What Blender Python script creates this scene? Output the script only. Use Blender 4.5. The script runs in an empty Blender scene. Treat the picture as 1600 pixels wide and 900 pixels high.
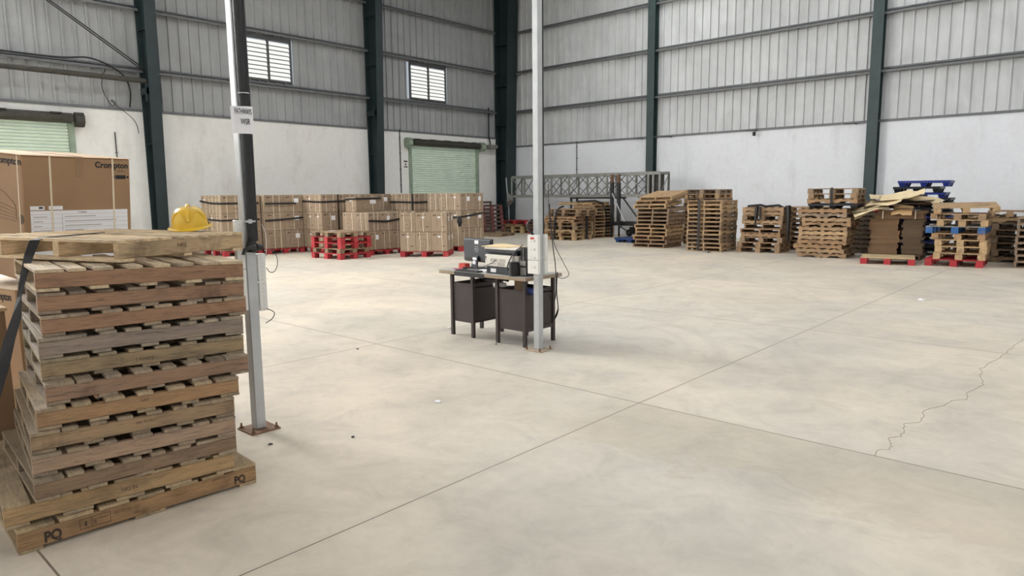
import bpy, math, random
from mathutils import Vector, Matrix
random.seed(7)
C = bpy.context.scene.collection
R = math.radians
PI = math.pi

# ------------------------------------------------------------------ mesh helpers
class MB:
    def __init__(s): s.v = []; s.f = []; s.sm = False
    def add(s, vs, fs):
        n = len(s.v); s.v += [tuple(v) for v in vs]; s.f += [tuple(i + n for i in f) for f in fs]; return s
    def box(s, x0, x1, y0, y1, z0, z1, M=None):
        vs = [Vector(p) for p in ((x0,y0,z0),(x1,y0,z0),(x1,y1,z0),(x0,y1,z0),(x0,y0,z1),(x1,y0,z1),(x1,y1,z1),(x0,y1,z1))]
        if M is not None: vs = [M @ v for v in vs]
        return s.add(vs, [(0,3,2,1),(4,5,6,7),(0,1,5,4),(1,2,6,5),(2,3,7,6),(3,0,4,7)])
    def bar(s, a, b, w, h=None, up=(0,0,1)):
        h = h or w; a = Vector(a); b = Vector(b); d = b - a; L = d.length; d.normalize()
        u = Vector(up)
        if abs(u.dot(d)) > .98: u = Vector((1,0,0))
        r = d.cross(u).normalized(); u = r.cross(d).normalized()
        M = Matrix(((r.x,d.x,u.x,a.x),(r.y,d.y,u.y,a.y),(r.z,d.z,u.z,a.z),(0,0,0,1)))
        return s.box(-w/2, w/2, 0, L, -h/2, h/2, M)
    def tube(s, pts, r, n=8, cap=True):
        pts = [Vector(p) for p in pts]; rs = r if isinstance(r, (list, tuple)) else [r]*len(pts)
        vs = []; prev = None
        for i, p in enumerate(pts):
            d = (pts[min(i+1,len(pts)-1)] - pts[max(i-1,0)]).normalized()
            if prev is None:
                u = Vector((0,0,1)) if abs(d.z) < .9 else Vector((1,0,0))
            else: u = prev
            u = (u - d*u.dot(d)).normalized(); w = d.cross(u); prev = u
            for k in range(n):
                a = 2*PI*k/n; vs.append(p + (u*math.cos(a) + w*math.sin(a))*rs[i])
        fs = []
        for i in range(len(pts)-1):
            for k in range(n):
                a = i*n+k; b = i*n+(k+1)%n; fs.append((a,b,b+n,a+n))
        if cap: fs.append(tuple(range(n-1,-1,-1))); fs.append(tuple((len(pts)-1)*n+k for k in range(n)))
        s.sm = True
        return s.add(vs, fs)
    def cyl(s, x, y, z0, z1, r, n=16, r2=None):
        return s.tube([(x,y,z0),(x,y,z1)], [r, r if r2 is None else r2], n)
    def prism(s, poly, ax, a0, a1):
        """extrude a 2-D outline along axis ax ('x','y','z') from a0 to a1"""
        def P(p, a): return (a,p[0],p[1]) if ax=='x' else ((p[0],a,p[1]) if ax=='y' else (p[0],p[1],a))
        n = len(poly)
        return s.add([P(p,a0) for p in poly]+[P(p,a1) for p in poly],
            [tuple(range(n)), tuple(range(2*n-1,n-1,-1))] + [(i,i+n,(i+1)%n+n,(i+1)%n) for i in range(n)])
    def ribbon(s, pts, ups, w, t=.002):
        """flat strap along pts; ups = width direction at each point"""
        vs = []
        pts = [Vector(p) for p in pts]
        for i, p in enumerate(pts):
            d = (pts[min(i+1,len(pts)-1)] - pts[max(i-1,0)]).normalized()
            u = Vector(ups[i] if isinstance(ups, list) else ups).normalized(); ww = w[i] if isinstance(w, (list,tuple)) else w
            nrm = d.cross(u).normalized()
            for a, b in ((-1,-1),(1,-1),(1,1),(-1,1)): vs.append(p + u*ww/2*a + nrm*t/2*b)
        fs = []
        for i in range(len(pts)-1):
            for k in range(4):
                a = i*4+k; b = i*4+(k+1)%4; fs.append((a,b,b+4,a+4))
        fs += [(3,2,1,0), tuple((len(pts)-1)*4+k for k in range(4))]
        return s.add(vs, fs)
    def mesh(s, name, m=None):
        me = bpy.data.meshes.new(name); me.from_pydata(s.v, [], s.f); me.validate(); me.update()
        import bmesh
        b = bmesh.new(); b.from_mesh(me); bmesh.ops.recalc_face_normals(b, faces=b.faces); b.to_mesh(me); b.free()
        if s.sm:
            for p in me.polygons: p.use_smooth = len(p.vertices) == 4
            try: me.set_sharp_from_angle(angle=R(40))
            except Exception: pass
        if m: me.materials.append(m)
        return me

def link(name, me, parent=None, loc=None, col=None, bevel=0):
    o = bpy.data.objects.new(name, me); C.objects.link(o)
    if parent is not None: o.parent = parent
    if loc is not None: o.location = loc
    if col is not None: o.color = (*col, 1)
    if bevel:
        b = o.modifiers.new('bevel', 'BEVEL'); b.width = bevel; b.segments = 1; b.limit_method = 'ANGLE'
    return o
def obj(name, mb, m, parent=None, loc=None, col=None, bevel=0): return link(name, mb.mesh(name, m), parent, loc, col, bevel)
def tag(o, label=None, cat=None, group=None, kind=None):
    if label: o['label'] = label
    if cat: o['category'] = cat
    if group: o['group'] = group
    if kind: o['kind'] = kind
    return o
def thing(name, label, cat, loc=(0,0,0), rz=0, group=None, rot=None):
    o = bpy.data.objects.new(name, None); C.objects.link(o); o.empty_display_size = .1
    o.location = loc; o.rotation_euler = rot or (0,0,rz)
    return tag(o, label, cat, group)
def dup(root, label=None, group=None):
    r = root.copy(); C.objects.link(r)
    if label: r['label'] = label
    if group: r['group'] = group
    for ch in list(root.children):
        c = ch.copy(); C.objects.link(c); c.parent = r
        for g in ch.children:
            d = g.copy(); C.objects.link(d); d.parent = c
    return r
def text(name, body, size, m, parent, M, extrude=.0006, font_scale_x=1, bold=0, align='LEFT'):
    cu = bpy.data.curves.new(name, 'FONT'); cu.body = body; cu.size = size; cu.extrude = extrude; cu.align_x = align; cu.offset = bold
    t = bpy.data.objects.new('tmp', cu); C.objects.link(t)
    me = bpy.data.meshes.new_from_object(t.evaluated_get(bpy.context.evaluated_depsgraph_get()))
    bpy.data.objects.remove(t); me.name = name
    me.transform(M @ Matrix.Diagonal((font_scale_x,1,1,1))); me.materials.clear(); me.materials.append(m)
    o = bpy.data.objects.new(name, me); C.objects.link(o); o.parent = parent
    return o
def basis(o, x, y):
    """matrix whose local x runs along x, local y along y (text plane), origin o"""
    x = Vector(x).normalized(); y = Vector(y).normalized(); z = x.cross(y)
    return Matrix(((x.x,y.x,z.x,o[0]),(x.y,y.y,z.y,o[1]),(x.z,y.z,z.z,o[2]),(0,0,0,1)))

# ------------------------------------------------------------------ materials
class NT:
    def __init__(s, name):
        s.m = bpy.data.materials.new(name); s.m.use_nodes = True; s.t = s.m.node_tree; s.t.nodes.clear()
        s.out = s.n('ShaderNodeOutputMaterial'); s.b = s.n('ShaderNodeBsdfPrincipled'); s.l(s.b.outputs[0], s.out.inputs[0])
    def n(s, t, **k):
        x = s.t.nodes.new(t)
        for a, b in k.items(): setattr(x, a, b)
        return x
    def l(s, a, b): s.t.links.new(a, b)
    def set(s, i, v):
        if hasattr(v, 'is_linked') or isinstance(v, bpy.types.NodeSocket): s.l(v, i)
        else: i.default_value = v
    def math(s, op, a, b=0, c=0, clamp=False):
        x = s.n('ShaderNodeMath', operation=op, use_clamp=clamp)
        s.set(x.inputs[0], a); s.set(x.inputs[1], b); s.set(x.inputs[2], c); return x.outputs[0]
    def mix(s, f, a, b, mode='MIX'):
        x = s.n('ShaderNodeMix', data_type='RGBA', blend_type=mode)
        s.set(x.inputs[0], f); s.set(x.inputs[6], a); s.set(x.inputs[7], b); return x.outputs[2]
    def coord(s, kind='Object', scale=(1,1,1), rnd=False):
        t = s.n('ShaderNodeTexCoord'); v = t.outputs[kind]
        if rnd:
            oi = s.n('ShaderNodeObjectInfo'); ad = s.n('ShaderNodeVectorMath', operation='MULTIPLY_ADD')
            s.l(oi.outputs['Random'], ad.inputs[0]); ad.inputs[1].default_value = (37,53,71); s.l(v, ad.inputs[2]); v = ad.outputs[0]
        mp = s.n('ShaderNodeMapping'); s.l(v, mp.inputs[0]); mp.inputs['Scale'].default_value = scale; return mp.outputs[0]
    def noise(s, v, scale, detail=3, rough=.55, dist=0):
        x = s.n('ShaderNodeTexNoise'); s.l(v, x.inputs['Vector']); x.inputs['Scale'].default_value = scale
        x.inputs['Detail'].default_value = detail; x.inputs['Roughness'].default_value = rough; x.inputs['Distortion'].default_value = dist
        return x.outputs['Fac']
    def ramp(s, f, *stops):
        x = s.n('ShaderNodeValToRGB'); e = x.color_ramp.elements
        while len(e) < len(stops): e.new(.5)
        for q, (p, c) in zip(e, stops):
            q.position = p; q.color = (*c, 1) if len(c) == 3 else c
        s.l(f, x.inputs[0]); return x.outputs[0]
    def bump(s, h, strength=.3, dist=.01):
        x = s.n('ShaderNodeBump'); s.l(h, x.inputs['Height']); x.inputs['Strength'].default_value = strength; x.inputs['Distance'].default_value = dist
        s.l(x.outputs[0], s.b.inputs['Normal'])
    def fin(s, col, rough=.6, metal=0, spec=None):
        s.set(s.b.inputs['Base Color'], (*col, 1) if isinstance(col, tuple) and len(col) == 3 else col)
        s.set(s.b.inputs['Roughness'], rough); s.b.inputs['Metallic'].default_value = metal
        if spec is not None: s.b.inputs['Specular IOR Level'].default_value = spec
        return s.m
def g3(v): return (v,v,v)
def lin(r, g, b):
    f = lambda c: (c/255/12.92) if c <= 10 else ((c/255+.055)/1.055)**2.4
    return (f(r), f(g), f(b))

def plain(name, col, rough=.6, metal=0, var=.12, scale=6, rnd=True):
    t = NT(name); v = t.coord('Object', (1,1,1), rnd); f = t.noise(v, scale, 4)
    c = t.ramp(f, (.3, tuple(x*(1-var) for x in col)), (.7, tuple(min(1,x*(1+var)) for x in col)))
    return t.fin(c, rough, metal)

def wood(name, scale, glossy=.78):
    t = NT(name); oi = t.n('ShaderNodeObjectInfo')
    v = t.coord('Object', scale, True)
    g = t.noise(v, 9, 5, .62, 1.2); g2 = t.noise(v, 2.0, 3, .5, .6)
    v2 = t.coord('Object', (1,1,1), True); st = t.noise(v2, 3.2, 4, .6, .4)
    grain = t.ramp(g, (.27, (.42,.40,.38)), (.47, (.90,.87,.83)), (.75, (1.10,1.06,1.0)))
    c = t.mix(1, oi.outputs['Color'], grain, 'MULTIPLY')
    c = t.mix(1, c, t.ramp(g2, (.3, (.80,.80,.82)), (.65, (1.08,1.05,1.0))), 'MULTIPLY')
    c = t.mix(1, c, t.ramp(st, (.30, (.55,.53,.53)), (.46, (1,1,1)), (.62, (1.04,1.02,.98))), 'MULTIPLY')
    t.bump(g, .25, .003)
    return t.fin(c, glossy)
W_Y = wood('wood_grain_along_y', (12, .9, 12))
W_X = wood('wood_grain_along_x', (.9, 12, 12))
W_B = wood('wood_block', (3, 3, 3))

def obj_paint(name, rough=.55, wear=.35):
    t = NT(name); oi = t.n('ShaderNodeObjectInfo'); v = t.coord('Object', (1,1,1), True)
    f = t.noise(v, 9, 4, .6)
    c = t.mix(t.math('MULTIPLY', t.ramp(f, (.56, g3(0)), (.66, g3(1))), wear), oi.outputs['Color'], (*lin(150,120,105), 1))
    return t.fin(c, rough)
PAINT = obj_paint('worn_paint')
def objcol(name, rough=.5, var=.15, scale=5):
    t = NT(name); oi = t.n('ShaderNodeObjectInfo'); v = t.coord('Object', (1,1,1), True)
    f = t.noise(v, scale, 3)
    c = t.mix(1, oi.outputs['Color'], t.ramp(f, (.3, g3(1-var)), (.7, g3(1+var))), 'MULTIPLY')
    return t.fin(c, rough)
PLASTIC = objcol('moulded_plastic', .42)
CARD = objcol('cardboard', .75, .07, 4)
CARD_EDGE = None

def m_floor():
    t = NT('polished_concrete'); tc = t.n('ShaderNodeTexCoord'); P = tc.outputs['Object']
    sp = t.n('ShaderNodeSeparateXYZ'); t.l(P, sp.inputs[0]); X, Y = sp.outputs[0], sp.outputs[1]
    def mp(sc):
        m = t.n('ShaderNodeMapping'); t.l(P, m.inputs[0]); m.inputs['Scale'].default_value = sc; return m.outputs[0]
    a = t.noise(mp((1,1,1)), .55, 6, .62, .6); b = t.noise(mp((1.2,1.2,1)), 2.1, 6, .68, .8); d = t.noise(mp((1,1,1)), 14, 4, .6)
    w = t.noise(mp((1,1,1)), .23, 3, .5, .3)
    c = t.ramp(a, (.28, lin(188,183,173)), (.46, lin(202,195,183)), (.56, lin(209,201,188)), (.75, lin(220,211,196)))
    c = t.mix(1, c, t.ramp(b, (.28, g3(.84)), (.5, g3(1.0)), (.72, g3(1.09))), 'MULTIPLY')
    c = t.mix(1, c, t.ramp(d, (.3, g3(.965)), (.7, g3(1.03))), 'MULTIPLY')
    c = t.mix(1, c, t.ramp(w, (.34, (.955,.98,1.0)), (.6, (1.03,1.0,.955))), 'MULTIPLY')
    # brownish worn band of the slab next to the joint
    nz = t.math('MULTIPLY', t.math('SUBTRACT', b, .5), 1.6)
    edge = t.math('ADD', Y, nz)
    m1 = t.math('MULTIPLY', t.math('MULTIPLY', t.math('SUBTRACT', edge, 3.5), 8, clamp=True), t.math('LESS_THAN', Y, 4.435))
    m1 = t.math('MULTIPLY', m1, t.math('MULTIPLY', t.math('ADD', X, 3.0), 2.2, clamp=True))
    m1 = t.math('MULTIPLY', m1, t.math('SUBTRACT', 1, t.math('MULTIPLY', t.math('SUBTRACT', X, .6), 1.5, clamp=True)))
    c = t.mix(t.math('MULTIPLY', m1, .85), c, t.mix(1, c, (.86,.84,.80,1), 'MULTIPLY'))
    # rubber tyre arcs
    def arc(cx, cy, r, wd, x0, y0, x1, y1, st):
        dx = t.math('SUBTRACT', X, cx); dy = t.math('SUBTRACT', Y, cy)
        rr = t.math('SQRT', t.math('ADD', t.math('MULTIPLY', dx, dx), t.math('MULTIPLY', dy, dy)))
        q = t.math('SUBTRACT', 1, t.math('DIVIDE', t.math('ABSOLUTE', t.math('SUBTRACT', rr, r)), wd), clamp=True)
        q = t.math('MULTIPLY', q, t.math('MULTIPLY', t.math('SUBTRACT', b, .30), 3, clamp=True))
        for co, lo, hi in ((X,x0,x1),(Y,y0,y1)):
            q = t.math('MULTIPLY', q, t.math('MULTIPLY', t.math('SUBTRACT', co, lo), 2.2, clamp=True))
            q = t.math('MULTIPLY', q, t.math('MULTIPLY', t.math('SUBTRACT', hi, co), 2.2, clamp=True))
        return t.math('MULTIPLY', q, st)
    arcs = [arc(-5.0,5.35,2.28,.10,-5.2,5.1,-2.5,8,.5), arc(-5.0,5.35,1.98,.06,-4.6,5.3,-2.9,8,.35), arc(-4.6,5.1,2.75,.10,-3.9,5.0,-1.6,8,.4),
            arc(-4.75,10.75,1.02,.09,-6,9.6,-3.5,12,.55), arc(-4.75,10.75,1.2,.04,-5.2,9.9,-3.3,12,.35), arc(-2.0,8.0,2.6,.10,-4,8,-.5,12,.3),
            arc(-1.5,6.6,3.2,.12,-1.8,8,1.8,10.5,.35), arc(-2.5,12.5,3.6,.08,-6,8.5,1,11,.3), arc(-9,7,4.5,.09,-12,3,-6.6,6,.25),
            arc(-3.6,3.5,1.9,.10,-2.6,2.0,-1.3,4.2,.25), arc(-10.5,9.5,3.2,.1,-12,6,-8,9.5,.3), arc(1.0,4.0,2.4,.1,-1.6,1.6,1,5,.22)]
    s_ = arcs[0]
    for q in arcs[1:]: s_ = t.math('MAXIMUM', s_, q)
    c = t.mix(s_, c, t.mix(1, c, (.74,.75,.76,1), 'MULTIPLY'))
    # saw-cut joints on a 3.3 m x 3.71 m grid
    def grid(co, off, per, wd):
        q = t.math('ABSOLUTE', t.math('SUBTRACT', t.math('FRACT', t.math('ADD', t.math('DIVIDE', t.math('SUBTRACT', co, off), per), .5)), .5))
        return t.math('LESS_THAN', t.math('MULTIPLY', q, per), wd)
    j = t.math('MAXIMUM', grid(X, -2.7, 3.3, .0042), grid(Y, 4.437, 3.71, .0050))
    jd = t.math('MULTIPLY', t.math('ADD', t.math('MULTIPLY', b, 1.0), .35), j, clamp=True)
    c = t.mix(jd, c, (*lin(92,74,62), 1))
    soft = t.math('MULTIPLY', t.math('MAXIMUM', grid(X, -2.7, 3.3, .03), grid(Y, 4.437, 3.71, .03)), t.math('MULTIPLY', t.math('SUBTRACT', b, .4), 1.5, clamp=True))
    c = t.mix(t.math('MULTIPLY', soft, .4), c, (*lin(178,164,146), 1))
    rg = t.math('ADD', t.math('MULTIPLY', a, .3), .36)
    t.bump(d, .06, .004)
    return t.fin(c, rg, 0, .35)

def m_plaster(name, base, dirt, sc=.7):
    t = NT(name); v = t.coord('Object', (1,1,1)); a = t.noise(v, sc, 6, .6, .7); b = t.noise(v, 7, 5, .65)
    v3 = t.coord('Object', (1,1,.25)); s_ = t.noise(v3, 2.5, 4, .6)
    c = t.ramp(a, (.3, dirt), (.48, base), (.8, tuple(min(1,x*1.03) for x in base)))
    c = t.mix(1, c, t.ramp(b, (.3, g3(.95)), (.6, g3(1.0))), 'MULTIPLY')
    c = t.mix(1, c, t.ramp(s_, (.28, g3(.90)), (.45, g3(1.0))), 'MULTIPLY')
    t.bump(b, .15, .01)
    return t.fin(c, .85)
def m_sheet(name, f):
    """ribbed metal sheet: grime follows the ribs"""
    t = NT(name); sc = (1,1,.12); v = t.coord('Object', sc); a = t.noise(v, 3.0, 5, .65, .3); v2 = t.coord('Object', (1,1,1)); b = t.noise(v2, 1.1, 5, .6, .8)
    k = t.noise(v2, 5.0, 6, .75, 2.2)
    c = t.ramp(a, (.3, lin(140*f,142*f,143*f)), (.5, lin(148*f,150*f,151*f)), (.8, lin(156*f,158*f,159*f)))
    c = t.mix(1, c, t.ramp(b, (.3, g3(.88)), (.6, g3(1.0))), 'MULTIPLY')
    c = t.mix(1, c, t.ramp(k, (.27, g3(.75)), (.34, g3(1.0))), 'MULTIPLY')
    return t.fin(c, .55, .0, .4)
FLOOR = m_floor()
PLASTER_L = m_plaster('painted_plaster_left', lin(234,234,231), lin(224,222,217))
PLASTER_F = m_plaster('painted_plaster_far', lin(228,231,236), lin(223,225,229))
SHEET = m_sheet('galvalume_sheet', 1.10); SHEET_F = m_sheet('sheen_lightened_galvalume', 1.36)  # far wall: same sheet lightened, its sheen put into the colour
GIRT = plain('galvanised_girt', lin(106,108,110), .55, .1, .12)
TEAL = plain('dark_green_steel', lin(46,64,64), .5, 0, .18, 3, False)
TEAL2 = plain('dark_green_steel_portal', lin(32,47,49), .5, 0, .18, 3, False)
GALV = plain('galvanised_post', lin(188,191,193), .42, .35, .07, 9, False)
BLACK = plain('black_rubber', lin(24,24,26), .45, 0, .1)
DARK = plain('black_steel', lin(34,34,36), .5, 0, .15)
WHITE = plain('white_plastic', lin(232,232,228), .4, 0, .03)
PAPER = plain('paper', lin(235,235,238), .8, 0, .02)
INK = plain('black_ink', lin(38,38,42), .8, 0, .05)
BROWNINK = plain('brown_print', lin(92,78,62), .8, 0, .05)
GREEN = plain('shutter_green', lin(212,228,207), .5, 0, .06, 2, False)
GREEN2 = plain('shutter_frame_green', lin(142,158,140), .55, 0, .15, 4, False)
GREASE = plain('greasy_steel', lin(60,58,52), .6, 0, .3, 8)
BROWNST = plain('brown_enamel', lin(56,47,45), .5, 0, .12, 5, False)
TABLEW = plain('tabletop_ply', lin(150,132,110), .6, 0, .15, 12, False)
LOUVRE = None
YELLOW = plain('yellow_helmet_plastic', lin(228,186,52), .32, 0, .05, 14, False)
STRAPW = plain('white_pp_strap', lin(222,208,182), .5, 0, .04)
STRAPB = plain('black_wrap', lin(28,26,27), .5, 0, .1)
ALU = plain('aluminium_frame', lin(132,131,127), .45, .3, .15, 5)
RUST = plain('rusty_steel', lin(120,88,66), .7, .1, .3, 9)
BEIGE = plain('crumpled_card', lin(226,208,170), .8, 0, .08)
NAVY = plain('monitor_back', lin(48,52,60), .45, 0, .06)
SILVER = plain('silver_trim', lin(190,192,196), .3, .6, .04)
PRN = plain('printer_shell', lin(222,218,208), .5, 0, .03)
GREYP = plain('grey_print', lin(176,172,164), .6, 0, .04)
REDP = plain('red_plastic', lin(205,70,58), .5, 0, .05)
PINK = plain('pink_tape', lin(196,90,120), .5, 0, .05)
BLUEP = plain('blue_plastic', lin(48,62,120), .45, 0, .1)
ENV = plain('manila_envelope', lin(226,202,158), .75, 0, .04)

GIRTD = plain('dark_window_steel', lin(72,74,74), .5, 0, .12)
def emis(name, col, s):
    t = NT(name); e = t.n('ShaderNodeEmission'); e.inputs[0].default_value = (*col,1); e.inputs[1].default_value = s
    t.l(e.outputs[0], t.out.inputs[0]); return t.m
SKYL = emis('daylit_roof_panel', (1,1,1), 4.6)
WALLGLOW = emis('daylit_wall_sheet', (1,.99,.97), 2.0)
SIDEGLOW = emis('side_fill_glow', (1,.985,.96), 50)  # glow of the unseen panel added on the left wall
SKYS = emis('sunlit_roof_panel', (1,1,.98), 11.5)
LOUVRE = emis('daylit_louvre_glass', (1,1,.96), 1.1)

# ------------------------------------------------------------------ building
XL, YF, XR, YB, ZR = -21.0, 23.0, 9.0, -9.0, 10.2
tag(obj('floor', MB().box(XL-.3, XR+.3, YB-.3, YF+.3, -.2, 0), FLOOR), kind='structure')
ZL, ZF = 4.05, 3.69
D1 = (0.6, 5.95, 3.6); D2 = (17.42, 21.1, 3.55)
tag(obj('wall_left', MB().box(XL-.25, XL, YB, D1[0], 0, ZL).box(XL-.25, XL, D1[1], D2[0], 0, ZL).box(XL-.25, XL, D2[1], YF+.2, 0, ZL)
    .box(XL-.25, XL, D1[0], D1[1], D1[2], ZL).box(XL-.25, XL, D2[0], D2[1], D2[2], ZL), PLASTER_L), kind='structure')
tag(obj('wall_far', MB().box(XL, XR+.2, YF, YF+.25, 0, ZF), PLASTER_F), kind='structure')
tag(obj('wall_right', MB().box(XR, XR+.2, YB, YF, 0, ZR), PLASTER_F), kind='structure')
tag(obj('wall_back', MB().box(XL, XR+.2, YB-.2, YB, 0, 4.2).box(XL, XR+.2, YB-.2, YB, 9.4, ZR), PLASTER_F), kind='structure')
tag(obj('window_3', MB().box(XL, XR+.2, YB-.12, YB-.08, 4.2, 9.4), WALLGLOW), kind='structure')
# ribbed cladding: flat pans with narrow raised ribs
def ribbed(length, z0, z1, holes=()):
    mb = MB(); p = .30; n = int(length/p)+1
    def seg(a, b, za, zb, d0, d1): mb.add([(a,d0,za),(b,d1,za),(b,d1,zb),(a,d0,zb)], [(0,1,2,3)])
    for i in range(n):
        s0 = i*p
        zs = [(z0, z1)]
        for h0, h1, hz0, hz1 in holes:
            if s0+p > h0+.02 and s0 < h1-.02: zs = [(z0, hz0), (hz1, z1)]
        for za, zb in zs:
            seg(s0, s0+.235, za, zb, 0, 0); seg(s0+.235, s0+.241, za, zb, 0, -.05); seg(s0+.241, s0+.285, za, zb, -.05, -.05); seg(s0+.285, s0+.291, za, zb, -.05, 0); seg(s0+.291, s0+p, za, zb, 0, 0)
    return mb
WIN = ((10.9, 12.5), (17.55, 19.37)); WZ = (5.3, 6.66)
# left cladding runs along Y (local x -> world y, local y -> world x)
GL = (-2.4, 3.9, 4.3, 9.6)
mb = ribbed(YF-YB, ZL, ZR, [(w[0]-YB, w[1]-YB, *WZ) for w in WIN] + [(GL[0]-YB, GL[1]-YB, GL[2], GL[3])])
tag(obj('window_4', MB().box(XL-.12, XL-.09, GL[0]-.3, GL[1]+.3, GL[2], GL[3]), SIDEGLOW), kind='structure'); mb.v = [(XL-.06 - y, x+YB, z) for x, y, z in mb.v]  # unseen glowing panel, added to throw side light and shadows
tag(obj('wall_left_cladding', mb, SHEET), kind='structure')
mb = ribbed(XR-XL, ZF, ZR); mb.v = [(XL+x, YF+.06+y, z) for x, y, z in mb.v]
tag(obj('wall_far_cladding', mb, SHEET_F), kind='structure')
# flashings at the foot of the sheets
tag(obj('trim_1', MB().box(XL-.08, XL+.03, YB, YF, ZL-.05, ZL+.02), GIRT), kind='structure')
tag(obj('trim_2', MB().box(XL, XR, YF-.03, YF+.08, ZF-.05, ZF+.02), GIRT), kind='structure')
# roof: ribbed sheet in strips with daylight panels between
roof = MB(); 
sky = [(-12.9,-11.9),(-6.0,-4.8),(-.4,.8),(5.4,6.6)]
xs = [XL-.3]
for a, b in sky: xs += [a, b]
xs += [XR+.3]
for i in range(0, len(xs), 2): roof.box(xs[i], xs[i+1], YB-.3, YF+.3, ZR, ZR+.1)
for a, b in sky: roof.box(a, b, YB-.3, 3.0, ZR, ZR+.1)
tag(obj('ceiling', roof, SHEET), kind='structure')
for i, (a, b) in enumerate(sky):
    o = tag(obj('skylight', MB().box(a, b, 3.0, YF+.3, ZR+.02, ZR+.05), SKYS if i == 0 else SKYL), kind='structure')
# girts
gz = (5.15, 6.8, 8.45)
def girt_y(z, y0, y1):   # Z-section along Y on the left wall
    return MB().box(XL-.02, XL+.16, y0, y1, z-.02, z).box(XL+.14, XL+.16, y0, y1, z-.09, z).box(XL-.03, XL-.0, y0, y1, z-.02, z+.08)
def girt_x(z, x0, x1):
    return MB().box(x0, x1, YF-.16, YF+.02, z-.02, z).box(x0, x1, YF-.16, YF-.14, z-.09, z).box(x0, x1, YF, YF+.03, z-.02, z+.08)
colY = (.2, 7.92, 15.62); colX = (-13.56, -5.99, 1.58)
for z in gz:
    ys = [YB, *colY, YF-.7]
    for i in range(len(ys)-1): tag(obj('girt', girt_y(z, ys[i]+.12, ys[i+1]-.12), GIRT), kind='structure')
    xx = [XL+.5, *colX, XR]
    for i in range(len(xx)-1): tag(obj('girt', girt_x(z, xx[i]+.12, xx[i+1]-.12), GIRT), kind='structure')
# portal columns on the left wall: tapered I-sections
def icol(fw, d0, d1, h):
    mb = MB(); t = .02
    mb.box(-.02, t, -fw/2, fw/2, 0, h)
    mb.add([(d0,-fw/2,0),(d0+t,-fw/2,0),(d0+t,fw/2,0),(d0,fw/2,0),(d1,-fw/2,h),(d1+t,-fw/2,h),(d1+t,fw/2,h),(d1,fw/2,h)],
           [(0,3,2,1),(4,5,6,7),(0,1,5,4),(1,2,6,5),(2,3,7,6),(3,0,4,7)])
    mb.add([(0,-.008,0),(d0,-.008,0),(d0,.008,0),(0,.008,0),(0,-.008,h),(d1,-.008,h),(d1,.008,h),(0,.008,h)],
           [(0,3,2,1),(4,5,6,7),(0,1,5,4),(1,2,6,5),(2,3,7,6),(3,0,4,7)])
    for z in (3.1, 4.55, 6.2, 7.9):
        w = d0 + (d1-d0)*z/h
        mb.box(0, w, -fw/2+.01, fw/2-.01, z, z+.015)
    return mb
cl = ['dark green tapered steel column beside the left shutter', 'dark green tapered steel column between the two louvred windows']
for i, y in enumerate(colY):
    o = link('steel_column', icol(.30, .42, .75, ZR).mesh('steel_column', TEAL2), None, (XL+.02, y, 0)); tag(o, kind='structure')
    # beam seat with bolts
    obj('bracket', MB().box(.05, .5, -.19, .19, 4.45, 4.62).box(.42,.50,-.2,.2,4.25,4.75), TEAL2, o)
o = link('steel_column', icol(.62, .5, .8, ZR).mesh('corner_column', TEAL2), None, (XL+.02, YF-.42, 0)); tag(o, kind='structure')
for x in colX:
    mb = MB().box(-.15, .15, -.28, -.265, 0, ZR).box(-.15, .15, -.015, 0, 0, ZR).box(-.006, .006, -.27, 0, 0, ZR)
    o = link('steel_column', mb.mesh('steel_column', TEAL), None, (x, YF-.002, 0)); tag(o, kind='structure')
# round tie pipe and sagging cables at the left
tag(obj('tie_pipe', MB().tube([(XL+.45, .35, 4.8), (XL+.45, 7.75, 4.8)], .07, 12), GREASE), kind='structure')
tag(obj('brace_rod', MB().tube([(XL+.3, 5.0, 7.0), (XL+.3, 7.8, 5.15)], .018, 6).tube([(XL+.33, 4.9, 7.0), (XL+.33, 7.75, 5.1)], .018, 6), DARK), kind='structure')
def cable(name, pts, r, m, label, cat='cable', sub=6, kind=None, group=None):
    P = [Vector(p) for p in pts]; out = []
    for i in range(len(P)-1):
        p0 = P[max(i-1,0)]; p1 = P[i]; p2 = P[i+1]; p3 = P[min(i+2,len(P)-1)]
        for k in range(sub):
            t = k/sub
            out.append(.5*((2*p1)+(p2-p0)*t+(2*p0-5*p1+4*p2-p3)*t*t+(3*p1-p0-3*p2+p3)*t*t*t))
    out.append(P[-1])
    return tag(obj(name, MB().tube(out, r, 6), m), label, cat, group, kind)
cable('power_cable', [(XL+.2,3,5.22),(XL+.2,5.6,5.2),(XL+.2,6.5,5.28),(XL+.2,7.2,5.0),(XL+.1,7.45,4.6),(XL+.08,7.42,4.1)], .022, BLACK, 'thick black cable drooping off the girt left of the leftmost green column')
cable('loose_wire', [(XL+.1,6.9,5.15),(XL+.1,6.75,4.6),(XL+.1,6.95,4.12),(XL+.1,7.05,4.2),(XL+.1,6.95,4.25),(XL+.1,7.1,4.1),(XL+.1,7.5,3.75),(XL+.08,7.6,3.4)], .010, BLACK, 'thin looped black wire hanging beside the leftmost green column')
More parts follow.
